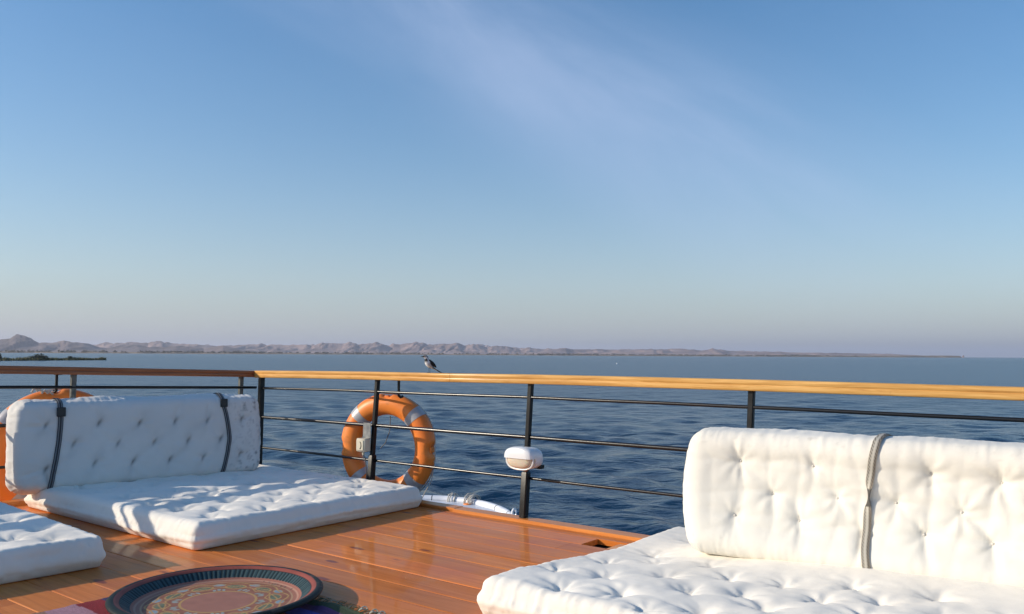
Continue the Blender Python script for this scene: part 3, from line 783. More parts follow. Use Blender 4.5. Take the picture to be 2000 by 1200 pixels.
# ================================================================ CUSHIONS
def cushion(Lx, Wy, T, rc, re, tufts, D=.02, sig=.05, seed=0, crown=.015, pucker=.006, wr=.004, crease=.006, pit=.45, pull=.004, barrel=0.0, bulge=.10, cross=False, sag=None, step=.0115, marks=None, base=(.80,.775,.725)):
    """tufted stuffed pad: x along its length, y across, z up from 0 to T.
    returns verts, faces, colours and the top-height function"""
    def samples(h):
        n = max(8, int(2*h/step)); t = np.linspace(-1, 1, n)
        t = t*.72+.28*np.sin(t*math.pi/2)   # finer towards the edges
        return h*t
    xs, ys = samples(Lx/2), samples(Wy/2)
    nx, ny = len(xs), len(ys)
    X, Y = np.meshgrid(xs, ys, indexing='ij')
    hx_, hy_ = Lx/2, Wy/2
    # round the corners in plan
    cx, cy = np.clip(X, -hx_+rc, hx_-rc), np.clip(Y, -hy_+rc, hy_-rc)
    qx, qy = X-cx, Y-cy
    l2 = np.hypot(qx, qy)+1e-9; li = np.maximum(abs(qx), abs(qy))
    X, Y = cx+qx*li/l2, cy+qy*li/l2
    ql = np.hypot(X-np.clip(X, -hx_+rc, hx_-rc), Y-np.clip(Y, -hy_+rc, hy_-rc))
    inside = np.minimum(hx_-abs(X), hy_-abs(Y))
    both = (abs(X) > hx_-rc) & (abs(Y) > hy_-rc)
    dist = np.where(both, np.minimum(rc-ql, inside), inside); dist = np.maximum(dist, 0)
    prof_ = np.where(dist < re, np.sqrt(np.maximum(0, 1-(1-dist/re)**2)), 1.0)
    crn = crown*(1-(X/hx_)**4)*(1-(Y/hy_)**4)
    X = X + np.sign(X)*barrel*(1-(Y/hy_)**2)*np.clip(abs(X)/hx_, 0, 1)**4
    rng = np.random.default_rng(seed)
    top = np.zeros_like(X)
    wE = np.clip(dist/(re*1.3), 0, 1)
    T_ = np.array(tufts) if len(tufts) else np.zeros((0, 2))
    for (tx, ty) in T_:
        dx, dy = X-tx, Y-ty; r = np.hypot(dx, dy); th = np.arctan2(dy, dx)
        k_ = rng.uniform(.75, 1.2)
        if cross:
            ro = rng.normal(0, .09); ax_ = dx*np.cos(ro)+dy*np.sin(ro)+.01*np.sin(dy*21+ro*9); ay_ = dy*np.cos(ro)-dx*np.sin(ro)+.01*np.sin(dx*17+ro*5)
            sx_, sy_ = rng.uniform(.8, 1.7), rng.uniform(.8, 1.7)
            rc_ = (abs(ax_/sx_)**.62+abs(ay_/sy_)**.62)**(1/.62)
            top -= .8*D*k_*np.exp(-(rc_/(sig*3.0))) + .25*D*k_*np.exp(-(r/.045))
        else: top -= D*k_*np.exp(-(r/sig))
        top -= pit*D*k_*np.exp(-(r/.013)**2)
        w = np.zeros_like(r)
        for q in range(4):
            kk = rng.integers(3, 9); ph = rng.uniform(0, 6.28)
            w += np.cos(kk*th+ph+1.2*np.sin(r*30+ph))
        top += wr*.5*w*(r/.03)*np.exp(-r/.038)
    for i in range(len(T_)):                       # quilting creases from tuft to tuft
        for j in range(i+1, len(T_)):
            d = T_[j]-T_[i]; ln = np.hypot(*d)
            if ln > .33 or ln < .08: continue
            am = crease*rng.uniform(0, 1.15)
            if am < crease*.22: continue
            t = np.clip(((X-T_[i][0])*d[0]+(Y-T_[i][1])*d[1])/ln**2, 0, 1)
            wob = .012*np.sin(t*9+rng.uniform(0, 6))*np.sin(math.pi*t)
            nx_, ny_ = -d[1]/ln, d[0]/ln
            dd = np.hypot(X-T_[i][0]-t*d[0]-wob*nx_, Y-T_[i][1]-t*d[1]-wob*ny_)
            top -= am*np.exp(-dd/.019)*(.55+.45*np.cos(2*math.pi*t))
            top -= .38*am*np.exp(-(dd/.0075)**2)*(.5+.5*np.cos(2*math.pi*t+.4))
    for (tx, ty) in T_:                            # the cloth drawn in folds from the outer tufts to the nearest edge
        for ed, gap in (((tx, math.copysign(hy_, ty)), hy_-abs(ty)), ((math.copysign(hx_, tx), ty), hx_-abs(tx))):
            if gap > .20: continue
            for q in range(3):
                ex_, ey_ = ed[0]+rng.uniform(-.06, .06)*(ed[0] == tx or abs(ed[1]) == hy_), ed[1]+rng.uniform(-.05, .05)*(abs(ed[0]) == hx_)
                d = np.array([ex_-tx, ey_-ty]); ln = np.hypot(*d)+1e-6
                t = np.clip(((X-tx)*d[0]+(Y-ty)*d[1])/ln**2, 0, 1)
                dd = np.hypot(X-tx-t*d[0], Y-ty-t*d[1])
                top -= pull*rng.uniform(.2, 1.1)*np.exp(-dd/rng.uniform(.007, .014))*np.sin(np.clip(t*1.1, 0, 1)*math.pi*.9+.25)
    N2 = np.array([[noise.noise((x*3.1, y*3.1, seed))*.6+noise.noise((x*8, y*8, seed+4))*.25 + .12*noise.noise((x*22, y*22, seed+6)) for x, y in zip(rx, ry)] for rx, ry in zip(X, Y)])
    top += .012*N2
    # gathered seam: short creases running in from the edge
    s_ = np.where(hx_-abs(X) < hy_-abs(Y), Y, X)
    PK = np.array([[noise.noise((a*34, b_*5, seed+9))+.7*noise.noise((a*75, b_*9, seed+2)) for a, b_ in zip(ra, rb)] for ra, rb in zip(s_, dist)])
    pkw = np.exp(-(dist/.035))
    top = top*wE + pucker*PK*pkw
    bot_r = min(re, .022)
    zedge = T-re
    Zt = zedge + re*prof_ + crn*wE + top
    if sag is not None: Zt = Zt + sag(X, Y)
    pb = np.where(dist < bot_r, np.sqrt(np.maximum(0, 1-(1-dist/bot_r)**2)), 1.0)
    Zb = bot_r*(1-pb)
    # outline order of border
    bi = [(i, 0) for i in range(nx)]+[(nx-1, j) for j in range(1, ny)]+[(i, ny-1) for i in range(nx-2, -1, -1)]+[(0, j) for j in range(ny-2, 0, -1)]
    vs = np.concatenate([np.stack([X, Y, Zt], -1).reshape(-1, 3), np.stack([X, Y, Zb], -1).reshape(-1, 3)]).tolist()
    idx = lambda i, j: i*ny+j
    fs = []
    for i in range(nx-1):
        for j in range(ny-1):
            fs.append((idx(i,j), idx(i+1,j), idx(i+1,j+1), idx(i,j+1)))
            fs.append((idx(i,j)+nx*ny, idx(i,j+1)+nx*ny, idx(i+1,j+1)+nx*ny, idx(i+1,j)+nx*ny))
    # side wall with gathers and a soft bulge
    ks = 9; prev = [idx(i, j) for i, j in bi]
    per = 0
    info = []
    for q, (i, j) in enumerate(bi):
        i2, j2 = bi[(q+1) % len(bi)]; i0, j0 = bi[q-1]
        t = np.array([X[i2,j2]-X[i0,j0], Y[i2,j2]-Y[i0,j0]]); t /= np.linalg.norm(t)+1e-9
        per += math.hypot(X[i,j]-X[i0,j0], Y[i,j]-Y[i0,j0])
        info.append((np.array([t[1], -t[0]]), per))
    for k in range(1, ks):
        f = k/ks; cur = []
        for (i, j), (nn, pr) in zip(bi, info):
            za, zb = Zt[i,j], Zb[i,j]
            bul = bulge*T*math.sin(math.pi*f)
            wv = pucker*.8*(noise.noise((pr*26, f*1.3, seed+1))+.6*noise.noise((pr*60, f*2.0, seed+5)))*(.35+.65*abs(2*f-1)) + .012*noise.noise((pr*3, f*2, seed+7))
            cur.append(len(vs)); vs.append([X[i,j]+nn[0]*(bul+wv), Y[i,j]+nn[1]*(bul+wv), za+(zb-za)*f])
        m_ = len(bi)
        for q in range(m_): fs.append((prev[q], cur[q], cur[(q+1) % m_], prev[(q+1) % m_]))
        prev = cur
    last = [idx(i, j)+nx*ny for i, j in bi]; m_ = len(bi)
    for q in range(m_): fs.append((prev[q], last[q], last[(q+1) % m_], prev[(q+1) % m_]))
    vs = np.array(vs)
    # weld-free colours: cloth tone plus stains and dark marks
    cols = np.tile(np.array(base), (len(vs), 1))
    tone = np.array([.96+.05*noise.noise((p[0]*2.2, p[1]*2.2, seed+p[2]*2)) for p in vs]); cols *= tone[:, None]
    if marks is not None:
        for q, p in enumerate(vs):
            k = marks(p)
            if k > 0: cols[q] = cols[q]*(1-k)+np.array([.10,.10,.10])*k
    def height(x, y):
        i = np.argmin(abs(xs-x)); j = np.argmin(abs(ys-y)); return float(Zt[i, j])
    return vs, fs, cols, height
M_thread = mat('tuft_thread', (.62,.59,.53), .95)
def tufts_of(parent, data, tl, org, ex, ey, ez, r=.0065):
    """the little knots of thread that hold the filling, one at the bottom of each dimple"""
    src = None; ex, ey, ez = map(np.array, (ex, ey, ez))
    for (a, b_) in tl:
        V = data[0]; q = V[(abs(V[:, 0]-a) < .012) & (abs(V[:, 1]-b_) < .012)]
        q = q[q[:, 2] > V[:, 2].max()*.55]
        if not len(q): continue
        p = np.asarray(org)+ex*a+ey*b_+ez*(q[:, 2].min()+.003)
        if src is None:
            m_ = MB(); n_ = 8
            m_.lathe(p, [(0, -.003), (r, -.001), (r*.8, .003), (r*.35, .005), (0, .0052)], n_, ex, ey, ez)
            src = obj('tuft_knot', m_, M_thread, parent); p0 = p
        else:
            c_ = src.copy(); COL.objects.link(c_); c_.parent = parent; c_.location = tuple(p-p0)
def soil(seed, amt=.22):
    def f(p):
        x, y, z = p
        return min(.4, amt*max(0, noise.noise((x*2.3, y*2.3, seed))-.18)+.9*amt*max(0, noise.noise((x*17, y*17, seed+3))-.42)+1.6*amt*max(0, noise.noise((x*45, y*45, seed+7))-.56)+(.10 if z < .03 else 0))
    return f
def place(vs, org, ex, ey, ez):
    return np.asarray(org)+vs[:, :1]*np.asarray(ex)+vs[:, 1:2]*np.asarray(ey)+vs[:, 2:3]*np.asarray(ez)
def put_cushion(name, data, org, ex, ey, ez, parent=None):
    vs, fs, cols, _ = data
    b = MB(); b.add(place(vs, org, ex, ey, ez), fs, [tuple(c) for c in cols])
    return obj(name, b, M_fabric, parent, loc=org, angle=75)
def lattice(x0, x1, y0, y1, dx, dy, jit, seed):
    rng = random.Random(seed); out = []; r = 0; y = y0
    while y <= y1+1e-6:
        x = x0+(dx/2 if r % 2 else 0)
        while x <= x1+1e-6:
            out.append((x+rng.uniform(-jit, jit), y+rng.uniform(-jit, jit))); x += dx
        y += dy; r += 1
    return out
# -- left mattress (long side along v)
d = cushion(1.97, 1.64, .140, .045, .060, lattice(-.84, .84, -.68, .68, .30, .165, .02, 1), D=.031, sig=.072, seed=3, crown=.024, pucker=.009, wr=.008, crease=.012, pull=.006, marks=soil(2), base=(.91,.85,.75))
o = put_cushion('mattress', d, UV(3.235, 4.885, .002), VX, -UX, (0,0,1))
tag(o, 'tufted white mattress with sun stripes lying in front of the left backrest beside the lifebuoy', 'mattress')
# -- front-left mattress, cropped by the frame
e1 = UX*math.cos(.06)+VX*-math.sin(.06); e2 = VX*math.cos(.06)+UX*math.sin(.06)
pc = UV(1.985, 3.955, 0); org = pc - e1*.86 + e2*.94
d = cushion(1.88, 1.72, .15, .03, .040, lattice(-.8, .8, -.7, .7, .29, .155, .02, 2), D=.030, sig=.07, seed=8, marks=soil(5), crown=.018, pucker=.011, wr=.006, crease=.010, base=(.91,.85,.75))
o = put_cushion('mattress', d, org+(0,0,.002), e2, -e1, (0,0,1))
tag(o, 'white mattress cut off by the left edge of the photo, nearest to the tray', 'mattress')
# -- right mattress
tf = [(2.616,1.814),(2.708,1.603),(2.571,1.44),(2.694,1.287),(2.881,1.431),(2.862,1.131),(2.975,1.258),(3.06,1.615),(3.065,1.01),(3.167,1.39),(3.2,1.19),(3.166,.832),(3.37,1.558),(3.307,.966),(3.333,.681),(2.9,1.79),(2.66,1.05),(2.75,.86),(2.95,.82),(3.08,.6),(2.62,.66),(2.85,.5),(3.2,.4),(2.66,.3),(3.0,.25),(2.86,2.0),(3.17,1.95),(3.5,1.9),(3.85,1.85),(3.33,1.8)]
q1 = (VX-UX*.012)/math.hypot(1, .012); q2 = (-UX-VX*.012)/math.hypot(1, .012)
mc = UV(2.505, 2.12, 0) - q1*1.21 - q2*.83
tl = [(float((UV(a, v)-mc) @ q1), float((UV(a, v)-mc) @ q2)) for a, v in tf]
d = cushion(2.42, 1.66, .155, .045, .060, tl, D=.029, sig=.075, pull=.007, step=.0085, marks=soil(9, .26), sag=lambda X, Y: -.062*np.clip((.62-Y)/.75, 0, 1)*np.clip((X-.05)/.9, 0, 1), seed=15, crown=.016, pucker=.008, wr=.007, crease=.010, base=(.92,.865,.765))
o = put_cushion('mattress', d, mc+np.array([0,0,.002]), q1, q2, (0,0,1))
tufts_of(o, d, tl, mc+np.array([0,0,.002]), q1, q2, (0,0,1))
tag(o, 'large bright white tufted mattress in the bottom right foreground', 'mattress')

# -- backrests
def ribbon(mb, pts, width_dirs, nrm, widths, colfn, th=.0022):
    """a strap: cross section of several columns so that its woven stripes are part of it"""
    m_ = 9; vs = []; cols = []; n = len(pts)
    for i, (p, wd, w) in enumerate(zip(pts, width_dirs, widths)):
        for k in range(m_):
            t = k/(m_-1)*2-1
            vs.append(np.array(p)+np.array(wd)*w*t+np.array(nrm[i])*(th*(1-t**4))); cols.append(colfn(i, k))
        for k in range(m_):
            t = k/(m_-1)*2-1
            vs.append(np.array(p)+np.array(wd)*w*t-np.array(nrm[i])*th); cols.append(colfn(i, k))
    fs = []; q = 2*m_
    for i in range(n-1):
        for k in range(m_-1):
            fs.append((i*q+k, i*q+k+1, (i+1)*q+k+1, (i+1)*q+k))
            fs.append((i*q+m_+k, (i+1)*q+m_+k, (i+1)*q+m_+k+1, i*q+m_+k+1))
        fs.append((i*q, (i+1)*q, (i+1)*q+m_, i*q+m_)); fs.append((i*q+m_-1, i*q+2*m_-1, (i+1)*q+2*m_-1, (i+1)*q+m_-1))
    mb.add(vs, fs, cols)
def strap(parent, data, org, ex, ey, ez, path, T, Lh, Wh, colfn, w=.017, twist=None, name='strap', lift=.005):
    """laid over the pad's own surface: up the back, over the top edge, down the front along path (s, t)"""
    V = data[0]; ex, ey, ez = map(np.array, (ex, ey, ez)); path = np.array(path, float)
    near = lambda x, r=.022: V[abs(V[:, 0]-x) < r]
    x0 = path[0, 0]; q = near(x0)
    loc = []
    for z in np.linspace(.02, T*.80, 12):                      # back and top face
        b_ = q[abs(q[:, 2]-z) < T*.12]; loc.append((x0, b_[:, 1].max()+lift, z))
    ytop = loc[-1][1]
    n = 84; yy = np.linspace(ytop-.012, path[-1, 1], n)
    ss = np.interp(-yy, -path[:, 1], path[:, 0]); ss = np.convolve(np.concatenate([[ss[0]]*5, ss, [ss[-1]]*5]), np.ones(11)/11, 'valid')
    for a, b_ in zip(ss, yy):
        p = near(a); p = p[abs(p[:, 1]-b_) < .012]; loc.append((a, b_, p[:, 2].max()+lift if len(p) else T*.9))
    loc = np.array(loc); sm = loc.copy(); ker = np.array([1, 2, 3, 2, 1])/9
    for c_ in range(3):
        sm[:, c_] = np.convolve(np.concatenate([[loc[0, c_]]*2, loc[:, c_], [loc[-1, c_]]*2]), ker, 'valid')
    pts, nr, wd, ws = [], [], [], []
    for k, p in enumerate(sm):
        t_ = sm[min(k+1, len(sm)-1)]-sm[max(k-1, 0)]; t_ /= np.linalg.norm(t_)+1e-9
        nl = np.cross(t_, (1.0, 0, 0)); nl /= np.linalg.norm(nl)+1e-9
        if nl[1]+nl[2] < 0: nl = -nl
        nw = ex*nl[0]+ey*nl[1]+ez*nl[2]; dr = ex
        if twist is not None:
            g = math.exp(-(((k-12)/n-twist)/.085)**2)*1.3; dr, nw = ex*math.cos(g)+nw*math.sin(g), nw*math.cos(g)-ex*math.sin(g)
        pts.append(org+ex*p[0]+ey*p[1]+ez*p[2]); nr.append(nw); wd.append(dr); ws.append(w)
    b = MB(); ribbon(b, pts, wd, nr, ws, colfn)
    return obj(name, b, M_strap, parent, angle=60), pts
Z = np.array([0,0,1.0])
def frame(A, e, lean):
    e = e/np.linalg.norm(e); back = np.cross(Z, e); up = Z*math.cos(lean)+back*math.sin(lean); fr = np.cross(e, up)
    if fr @ back > 0: fr = -fr
    return e, up, fr
# left backrest
A = UV(2.27, 5.66, .125); e, up, fr = frame(A, UV(3.81, 5.35)-UV(2.27, 5.66), math.radians(5))
LL, HH, TT = 1.60, .565, .20
org = A+e*(LL/2)+up*(HH/2)-fr*TT
tuf = [(0.167,0.411),(0.481,0.410),(0.738,0.400),(0.974,0.400),(1.201,0.395),(1.457,0.395),(0.329,0.284),(0.598,0.272),(0.834,0.266),(1.064,0.262),(1.296,0.262),(0.171,0.137),(0.454,0.150),(0.695,0.143),(0.940,0.140),(1.170,0.135),(1.438,0.140)]
tl = [(s-(LL/2), t-HH/2) for s, t in tuf]
def marks_l(p):
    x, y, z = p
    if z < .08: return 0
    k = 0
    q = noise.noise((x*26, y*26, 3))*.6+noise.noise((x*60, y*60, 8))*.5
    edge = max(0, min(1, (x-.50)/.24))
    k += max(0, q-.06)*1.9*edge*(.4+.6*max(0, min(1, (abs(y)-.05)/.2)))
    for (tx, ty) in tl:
        r = math.hypot((x-tx-.45*(y-ty))*1.2, (y-ty)*.5); k += .62*math.exp(-(r/.012)**2)+.2*math.exp(-(r/.045)**2)*max(0, .5+noise.noise((x*18, y*18, 4)))  # darker slanting streak and blotch around each tuft
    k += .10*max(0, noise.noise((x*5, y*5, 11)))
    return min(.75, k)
D_L = cushion(LL, HH, TT, .075, .055, tl, D=.010, sig=.045, seed=21, crown=.014, pucker=.011, wr=.005, crease=.003, pull=.007, barrel=.012, step=.0095, marks=marks_l, base=(.76,.735,.69))
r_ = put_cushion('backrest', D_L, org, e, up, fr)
tag(r_, 'shaded greyish white backrest cushion with two dark straps leaning on the left rail', 'backrest cushion')
def col_dark(i, k):
    base_ = (.05,.052,.058); hi = (.24,.25,.26)
    return hi if k in (2, 6) else (.012,.012,.013) if k in (0, 4, 8) else base_
M_buckle = mat('black_buckle', (.01,.01,.011), .4)
for pth, bk in (([(.245,.50),(.249,.48),(.247,.412),(.240,.307),(.222,.185),(.207,.10),(.192,.0)], (.249,.492)), ([(1.312,.50),(1.328,.46),(1.35,.33),(1.357,.26),(1.34,.162),(1.318,.07),(1.300,.0)], (1.318,.515))):
    P_ = [(s-(LL/2), t-HH/2) for s, t in pth]
    st, pts = strap(r_, D_L, org, e, up, fr, P_, TT, LL/2, HH/2, col_dark, .0155)
    s, t = bk[0]-(LL/2), bk[1]-HH/2
    b = MB(); b.box(org+e*s+up*t+fr*(D_L[3](s, t)+.010), e, up, fr, .026, .030, .008, .004)
    b.box(org+e*s+up*(t-.026)+fr*(D_L[3](s, t)+.017), e, up, fr, .022, .004, .003, .002)
    obj('buckle', b, M_buckle, st)
# loose tail of the left strap
# second backrest on the front-left mattress (just outside the frame; its shade falls on the mattresses)
A2 = UV(.45, 5.78, .14); e_, up_, fr_ = frame(A2, UV(2.06, 5.72)-A2+Z*.14, math.radians(5))
D2 = cushion(1.60, .565, .20, .10, .055, lattice(-.65, .65, -.14, .14, .25, .14, .01, 6), D=.008, sig=.045, seed=33, crown=.012, step=.016)
o = put_cushion('backrest', D2, A2+e_*.80+up_*.2825-fr_*.20, e_, up_, fr_)
tag(o, 'backrest cushion outside the left edge of the photo, behind the cropped mattress', 'backrest cushion')
# right backrest
A = UV(3.42, 1.75, .135); e, up, fr = frame(A, -VX+UX*.09, math.radians(6))
LL, HH, TT = 2.0, .55, .36
S0 = LL/2+.035
org = A+e*S0+up*(HH/2)-fr*TT
tuf = [(0.258,0.416),(0.563,0.417),(1.004,0.421),(1.247,0.405),(1.5,.41),(1.74,.41),(0.393,0.287),(0.656,0.292),(0.877,0.296),(1.110,0.283),(1.37,.29),(1.62,.29),(0.238,0.183),(0.505,0.186),(0.756,0.163),(0.978,0.184),(1.212,0.177),(1.48,.18),(1.75,.18)]
tl = [(s-S0, t-HH/2) for s, t in tuf]
def dirt_r(p):
    x, y, z = p
    if z < .2: return 0
    k = 0
    if y > .17: k += max(0, noise.noise((x*45, y*45, 5))-.32)*.55*min(1, (y-.17)/.07)
    k += .5*max(0, noise.noise((x*40, y*40, 15))-.62)
    return min(.35, k)
D_R = cushion(LL, HH, TT, .07, .10, tl, D=.040, sig=.085, seed=27, crown=.040, pucker=.007, wr=.006, crease=.003, pit=.12, pull=.008, barrel=.045, bulge=.03, cross=True, step=.0082, marks=dirt_r, base=(.82,.785,.70))
r_ = put_cushion('backrest', D_R, org, e, up, fr)
tufts_of(r_, D_R, tl, org, e, up, fr)
tag(r_, 'bright sunlit white tufted backrest cushion with one patterned strap at right', 'backrest cushion')
def col_zig(i, k):
    lite = (.42,.39,.33); mid_ = (.27,.23,.18); dk = (.045,.04,.035)
    if 12+30 < i < 12+42: return (.06,.055,.05)
    if k in (0, 8): return mid_
    if k in (1, 2): return dk if (i+k) % 2 else lite
    if k in (6, 7): return dk if (i+k) % 2 else mid_
    return lite if k != 4 else (.50,.47,.41)
P_ = [(s-S0, t-HH/2) for s, t in [(.826,.56),(.818,.53),(.806,.47),(.799,.43),(.794,.40),(.785,.363),(.779,.288),(.776,.204),(.771,.125),(.778,.069),(.783,.0)]]
strap(r_, D_R, org, e, up, fr, P_, TT, LL/2, HH/2, col_zig, .0152, twist=.42)

# ================================================================ RUG AND TRAY
def rug():
    u0, u1, v0, v1 = .9, 2.26, 1.5, 3.45
    stripes = [(1.42, (.05,.045,.16)), (1.50, (.28,.15,.10)), (1.62, (.42,.22,.26)), (1.72, (.26,.012,.02)), (1.82, (.04,.04,.12)), (1.92, (.30,.16,.08)), (2.02, (.10,.03,.10)),
               (2.075, (.30,.10,.06)), (2.15, (.10,.09,.40)), (2.20, (.14,.05,.14)), (2.235, (.05,.07,.03)), (2.30, (.075,.10,.045))]
    b = MB(); us = np.arange(u0, u1+.001, .006); vs_ = np.concatenate([np.arange(v0, 3.2, .05), np.arange(3.2, v1+.001, .008)])
    vs = []; cols = []
    for a in us:
        for v in vs_:
            ra = a + (.006*noise.noise((v*14, 1, 1)) if a > 2.2 else 0)
            rv = v + (.010*noise.noise((a*22, 3, 1))+.006*noise.noise((a*70, 3, 5)) if v > 3.35 else 0)
            z = .0045+.0015*noise.noise((a*9, v*9, 0))+.0035*max(0, noise.noise((a*4, v*3, 6)))
            if a > 2.17: z += .02*max(0, 1-abs(v-2.63)/.09)*math.sin(min(1, (a-2.17)/.09)*math.pi*.8)
            vs.append(UV(ra, rv, z))
            c_ = next(col for e_, col in stripes if a+.003*noise.noise((v*20, a, 2)) <= e_)
            k = 1+.25*noise.noise((a*160, v*40, 0))+.2*noise.noise((a*12, v*12, 4)); cols.append(tuple(x*k for x in c_))
    n = len(vs_); b.add(vs, [(i*n+j, (i+1)*n+j, (i+1)*n+j+1, i*n+j+1) for i in range(len(us)-1) for j in range(n-1)], cols)
    r_ = empty('striped_rug', UV(1.6, 2.5, 0)); tag(r_, 'small striped woven rug with frayed edge lying under the round tray', 'rug')
    obj('rug_cloth', b, M_rugm, r_)
    b = MB(); rng = random.Random(12)
    for v in np.arange(1.6, 3.42, .008):
        L_ = rng.uniform(.02, .05); z0 = .005
        if 2.55 < v < 2.85 and rng.random() < .4: L_ *= 1.5
        col = (.10,.13,.065) if rng.random() < .7 else (.40,.36,.27)
        p = UV(2.255, v, z0); k1, k2 = rng.uniform(-.015, .015), rng.uniform(-.03, .03)
        b.tube([p, p+UX*L_*.5+VX*k1+Z*rng.uniform(.002, .014), p+UX*L_+VX*k2+Z*-.001], [.0014, .0011, .0007], 5, col=col)
    obj('fringe', b, M_rugm, r_)
    b = MB()
    for v in (2.50, 2.44, 2.40):      # pale knotted loops
        p = UV(2.275, v, .008); b.tube([p+UX*.018*math.cos(t)+VX*.012*math.sin(t)+Z*(.006+.005*math.sin(2*t)) for t in np.linspace(0, 6.2, 14)], .003, 6, col=(.5,.47,.38))
    obj('knotted_loop', b, M_rugm, r_)
rug()
def tray():
    R = .408; c = np.array([-1.163, 3.425, .008])
    P_ = [(0,.004),(.15,.0043),(.50,.0045),(.70,.0052),(.745,.007),(.775,.012),(.81,.021),(.85,.033),(.88,.041),(.905,.047),(.925,.0505),(.945,.052),(.965,.0515),(.985,.048),(1.0,.042),(.995,.036),(.97,.033),(.93,.029),(.88,.020),(.83,.008),(.78,.0),(.74,-.0025),(0,-.0025)]
    # finer rings
    rr_ = []
    for (r0, z0), (r1, z1) in zip(P_[:-1], P_[1:]):
        n = max(1, int(abs(r1-r0)/.008)) if r1 > r0 else 2
        for k in range(n): rr_.append((r0+(r1-r0)*k/n, z0+(z1-z0)*k/n, r1 >= r0))
    rr_.append((P_[-1][0], P_[-1][1], False))
    na = 480; vs = []; cols = []
    brown, mauve, gold, leaf, pale, blue = (.33,.14,.085), (.39,.175,.12), (.52,.31,.12), (.17,.19,.115), (.33,.37,.33), (.27,.34,.38)
    def paint(r, th):
        if r < .34: return tuple(x*(1+.12*noise.noise((r*9*math.cos(th), r*9*math.sin(th), 1))) for x in mauve)
        if r < .365: return gold
        if r < .69:
            col = brown; sec = 10; ph = (th*sec/(2*math.pi)) % 1; q = ph-.5
            arc = 2*math.pi*r/sec
            lx = q*arc; ly = r-.535
            # blossoms near the centre between the leaves
            pb = ((th*sec/(2*math.pi)+.5) % 1)-.5
            bx = pb*2*math.pi*r/sec
            for off in (-.045, 0, .045):
                if (bx-off)**2/.018**2+(r-.425+abs(off)*.4)**2/.034**2 < 1: col = pale
            e = (lx/.115)**2+(ly/.062)**2
            if e < 1: col = leaf if e < .66 else gold
            if e < .66 and abs(ly+.25*lx) < .007: col = gold
            e2 = (bx/.07)**2+((r-.60)/.045)**2
            if e2 < 1: col = blue if e2 < .7 else gold
            vine = .475+.035*math.cos(th*sec)
            if abs(r-vine) < .009: col = gold
            vine2 = .635+.025*math.cos(th*sec+math.pi)
            if abs(r-vine2) < .009: col = gold
            w = noise.noise((r*14*math.cos(th), r*14*math.sin(th), 5))
            k = 1+.25*w
            if w > .42: col = tuple(.5*a+.5*b_ for a, b_ in zip(col, brown))
            return tuple(x*k for x in col)
        if r < .705: return (.50,.30,.17)
        if r < .745: return (.40,.175,.115)
        if r < .765: return (.48,.26,.18)
        if r < .79: return (.36,.15,.105)
        if r < .872: return (.055,.092,.098) if math.sin(th*110) > -.2 else (.022,.036,.040)
        if r < .882: return (.03,.035,.035)
        if r < .93: return tuple(x*(1+.2*noise.noise((math.cos(th)*6, math.sin(th)*6, 2))) for x in (.30,.085,.062))
        return (.022,.03,.028) if noise.noise((math.cos(th)*9, math.sin(th)*9, r*8)) < .3 else (.07,.06,.05)
    for r, z, up_ in rr_:
        for k in range(na):
            th = 2*math.pi*k/na
            dz = 0
            if up_ and .79 < r < .872: dz = .0012*math.sin(th*110)
            vs.append((c[0]+R*r*math.cos(th), c[1]+R*r*math.sin(th), c[2]+z*1.0+dz)); cols.append(paint(r, th) if up_ else (.02,.022,.022))
    b = MB(); n_ = len(rr_)
    b.add(vs, [(i*na+k, i*na+(k+1) % na, (i+1)*na+(k+1) % na, (i+1)*na+k) for i in range(n_-1) for k in range(na)], cols)
    o = obj('round_tray', b, M_tray, loc=c, angle=70)
    tag(o, 'large round painted tray with dark rim and leaf pattern lying on the striped rug', 'tray')
tray()

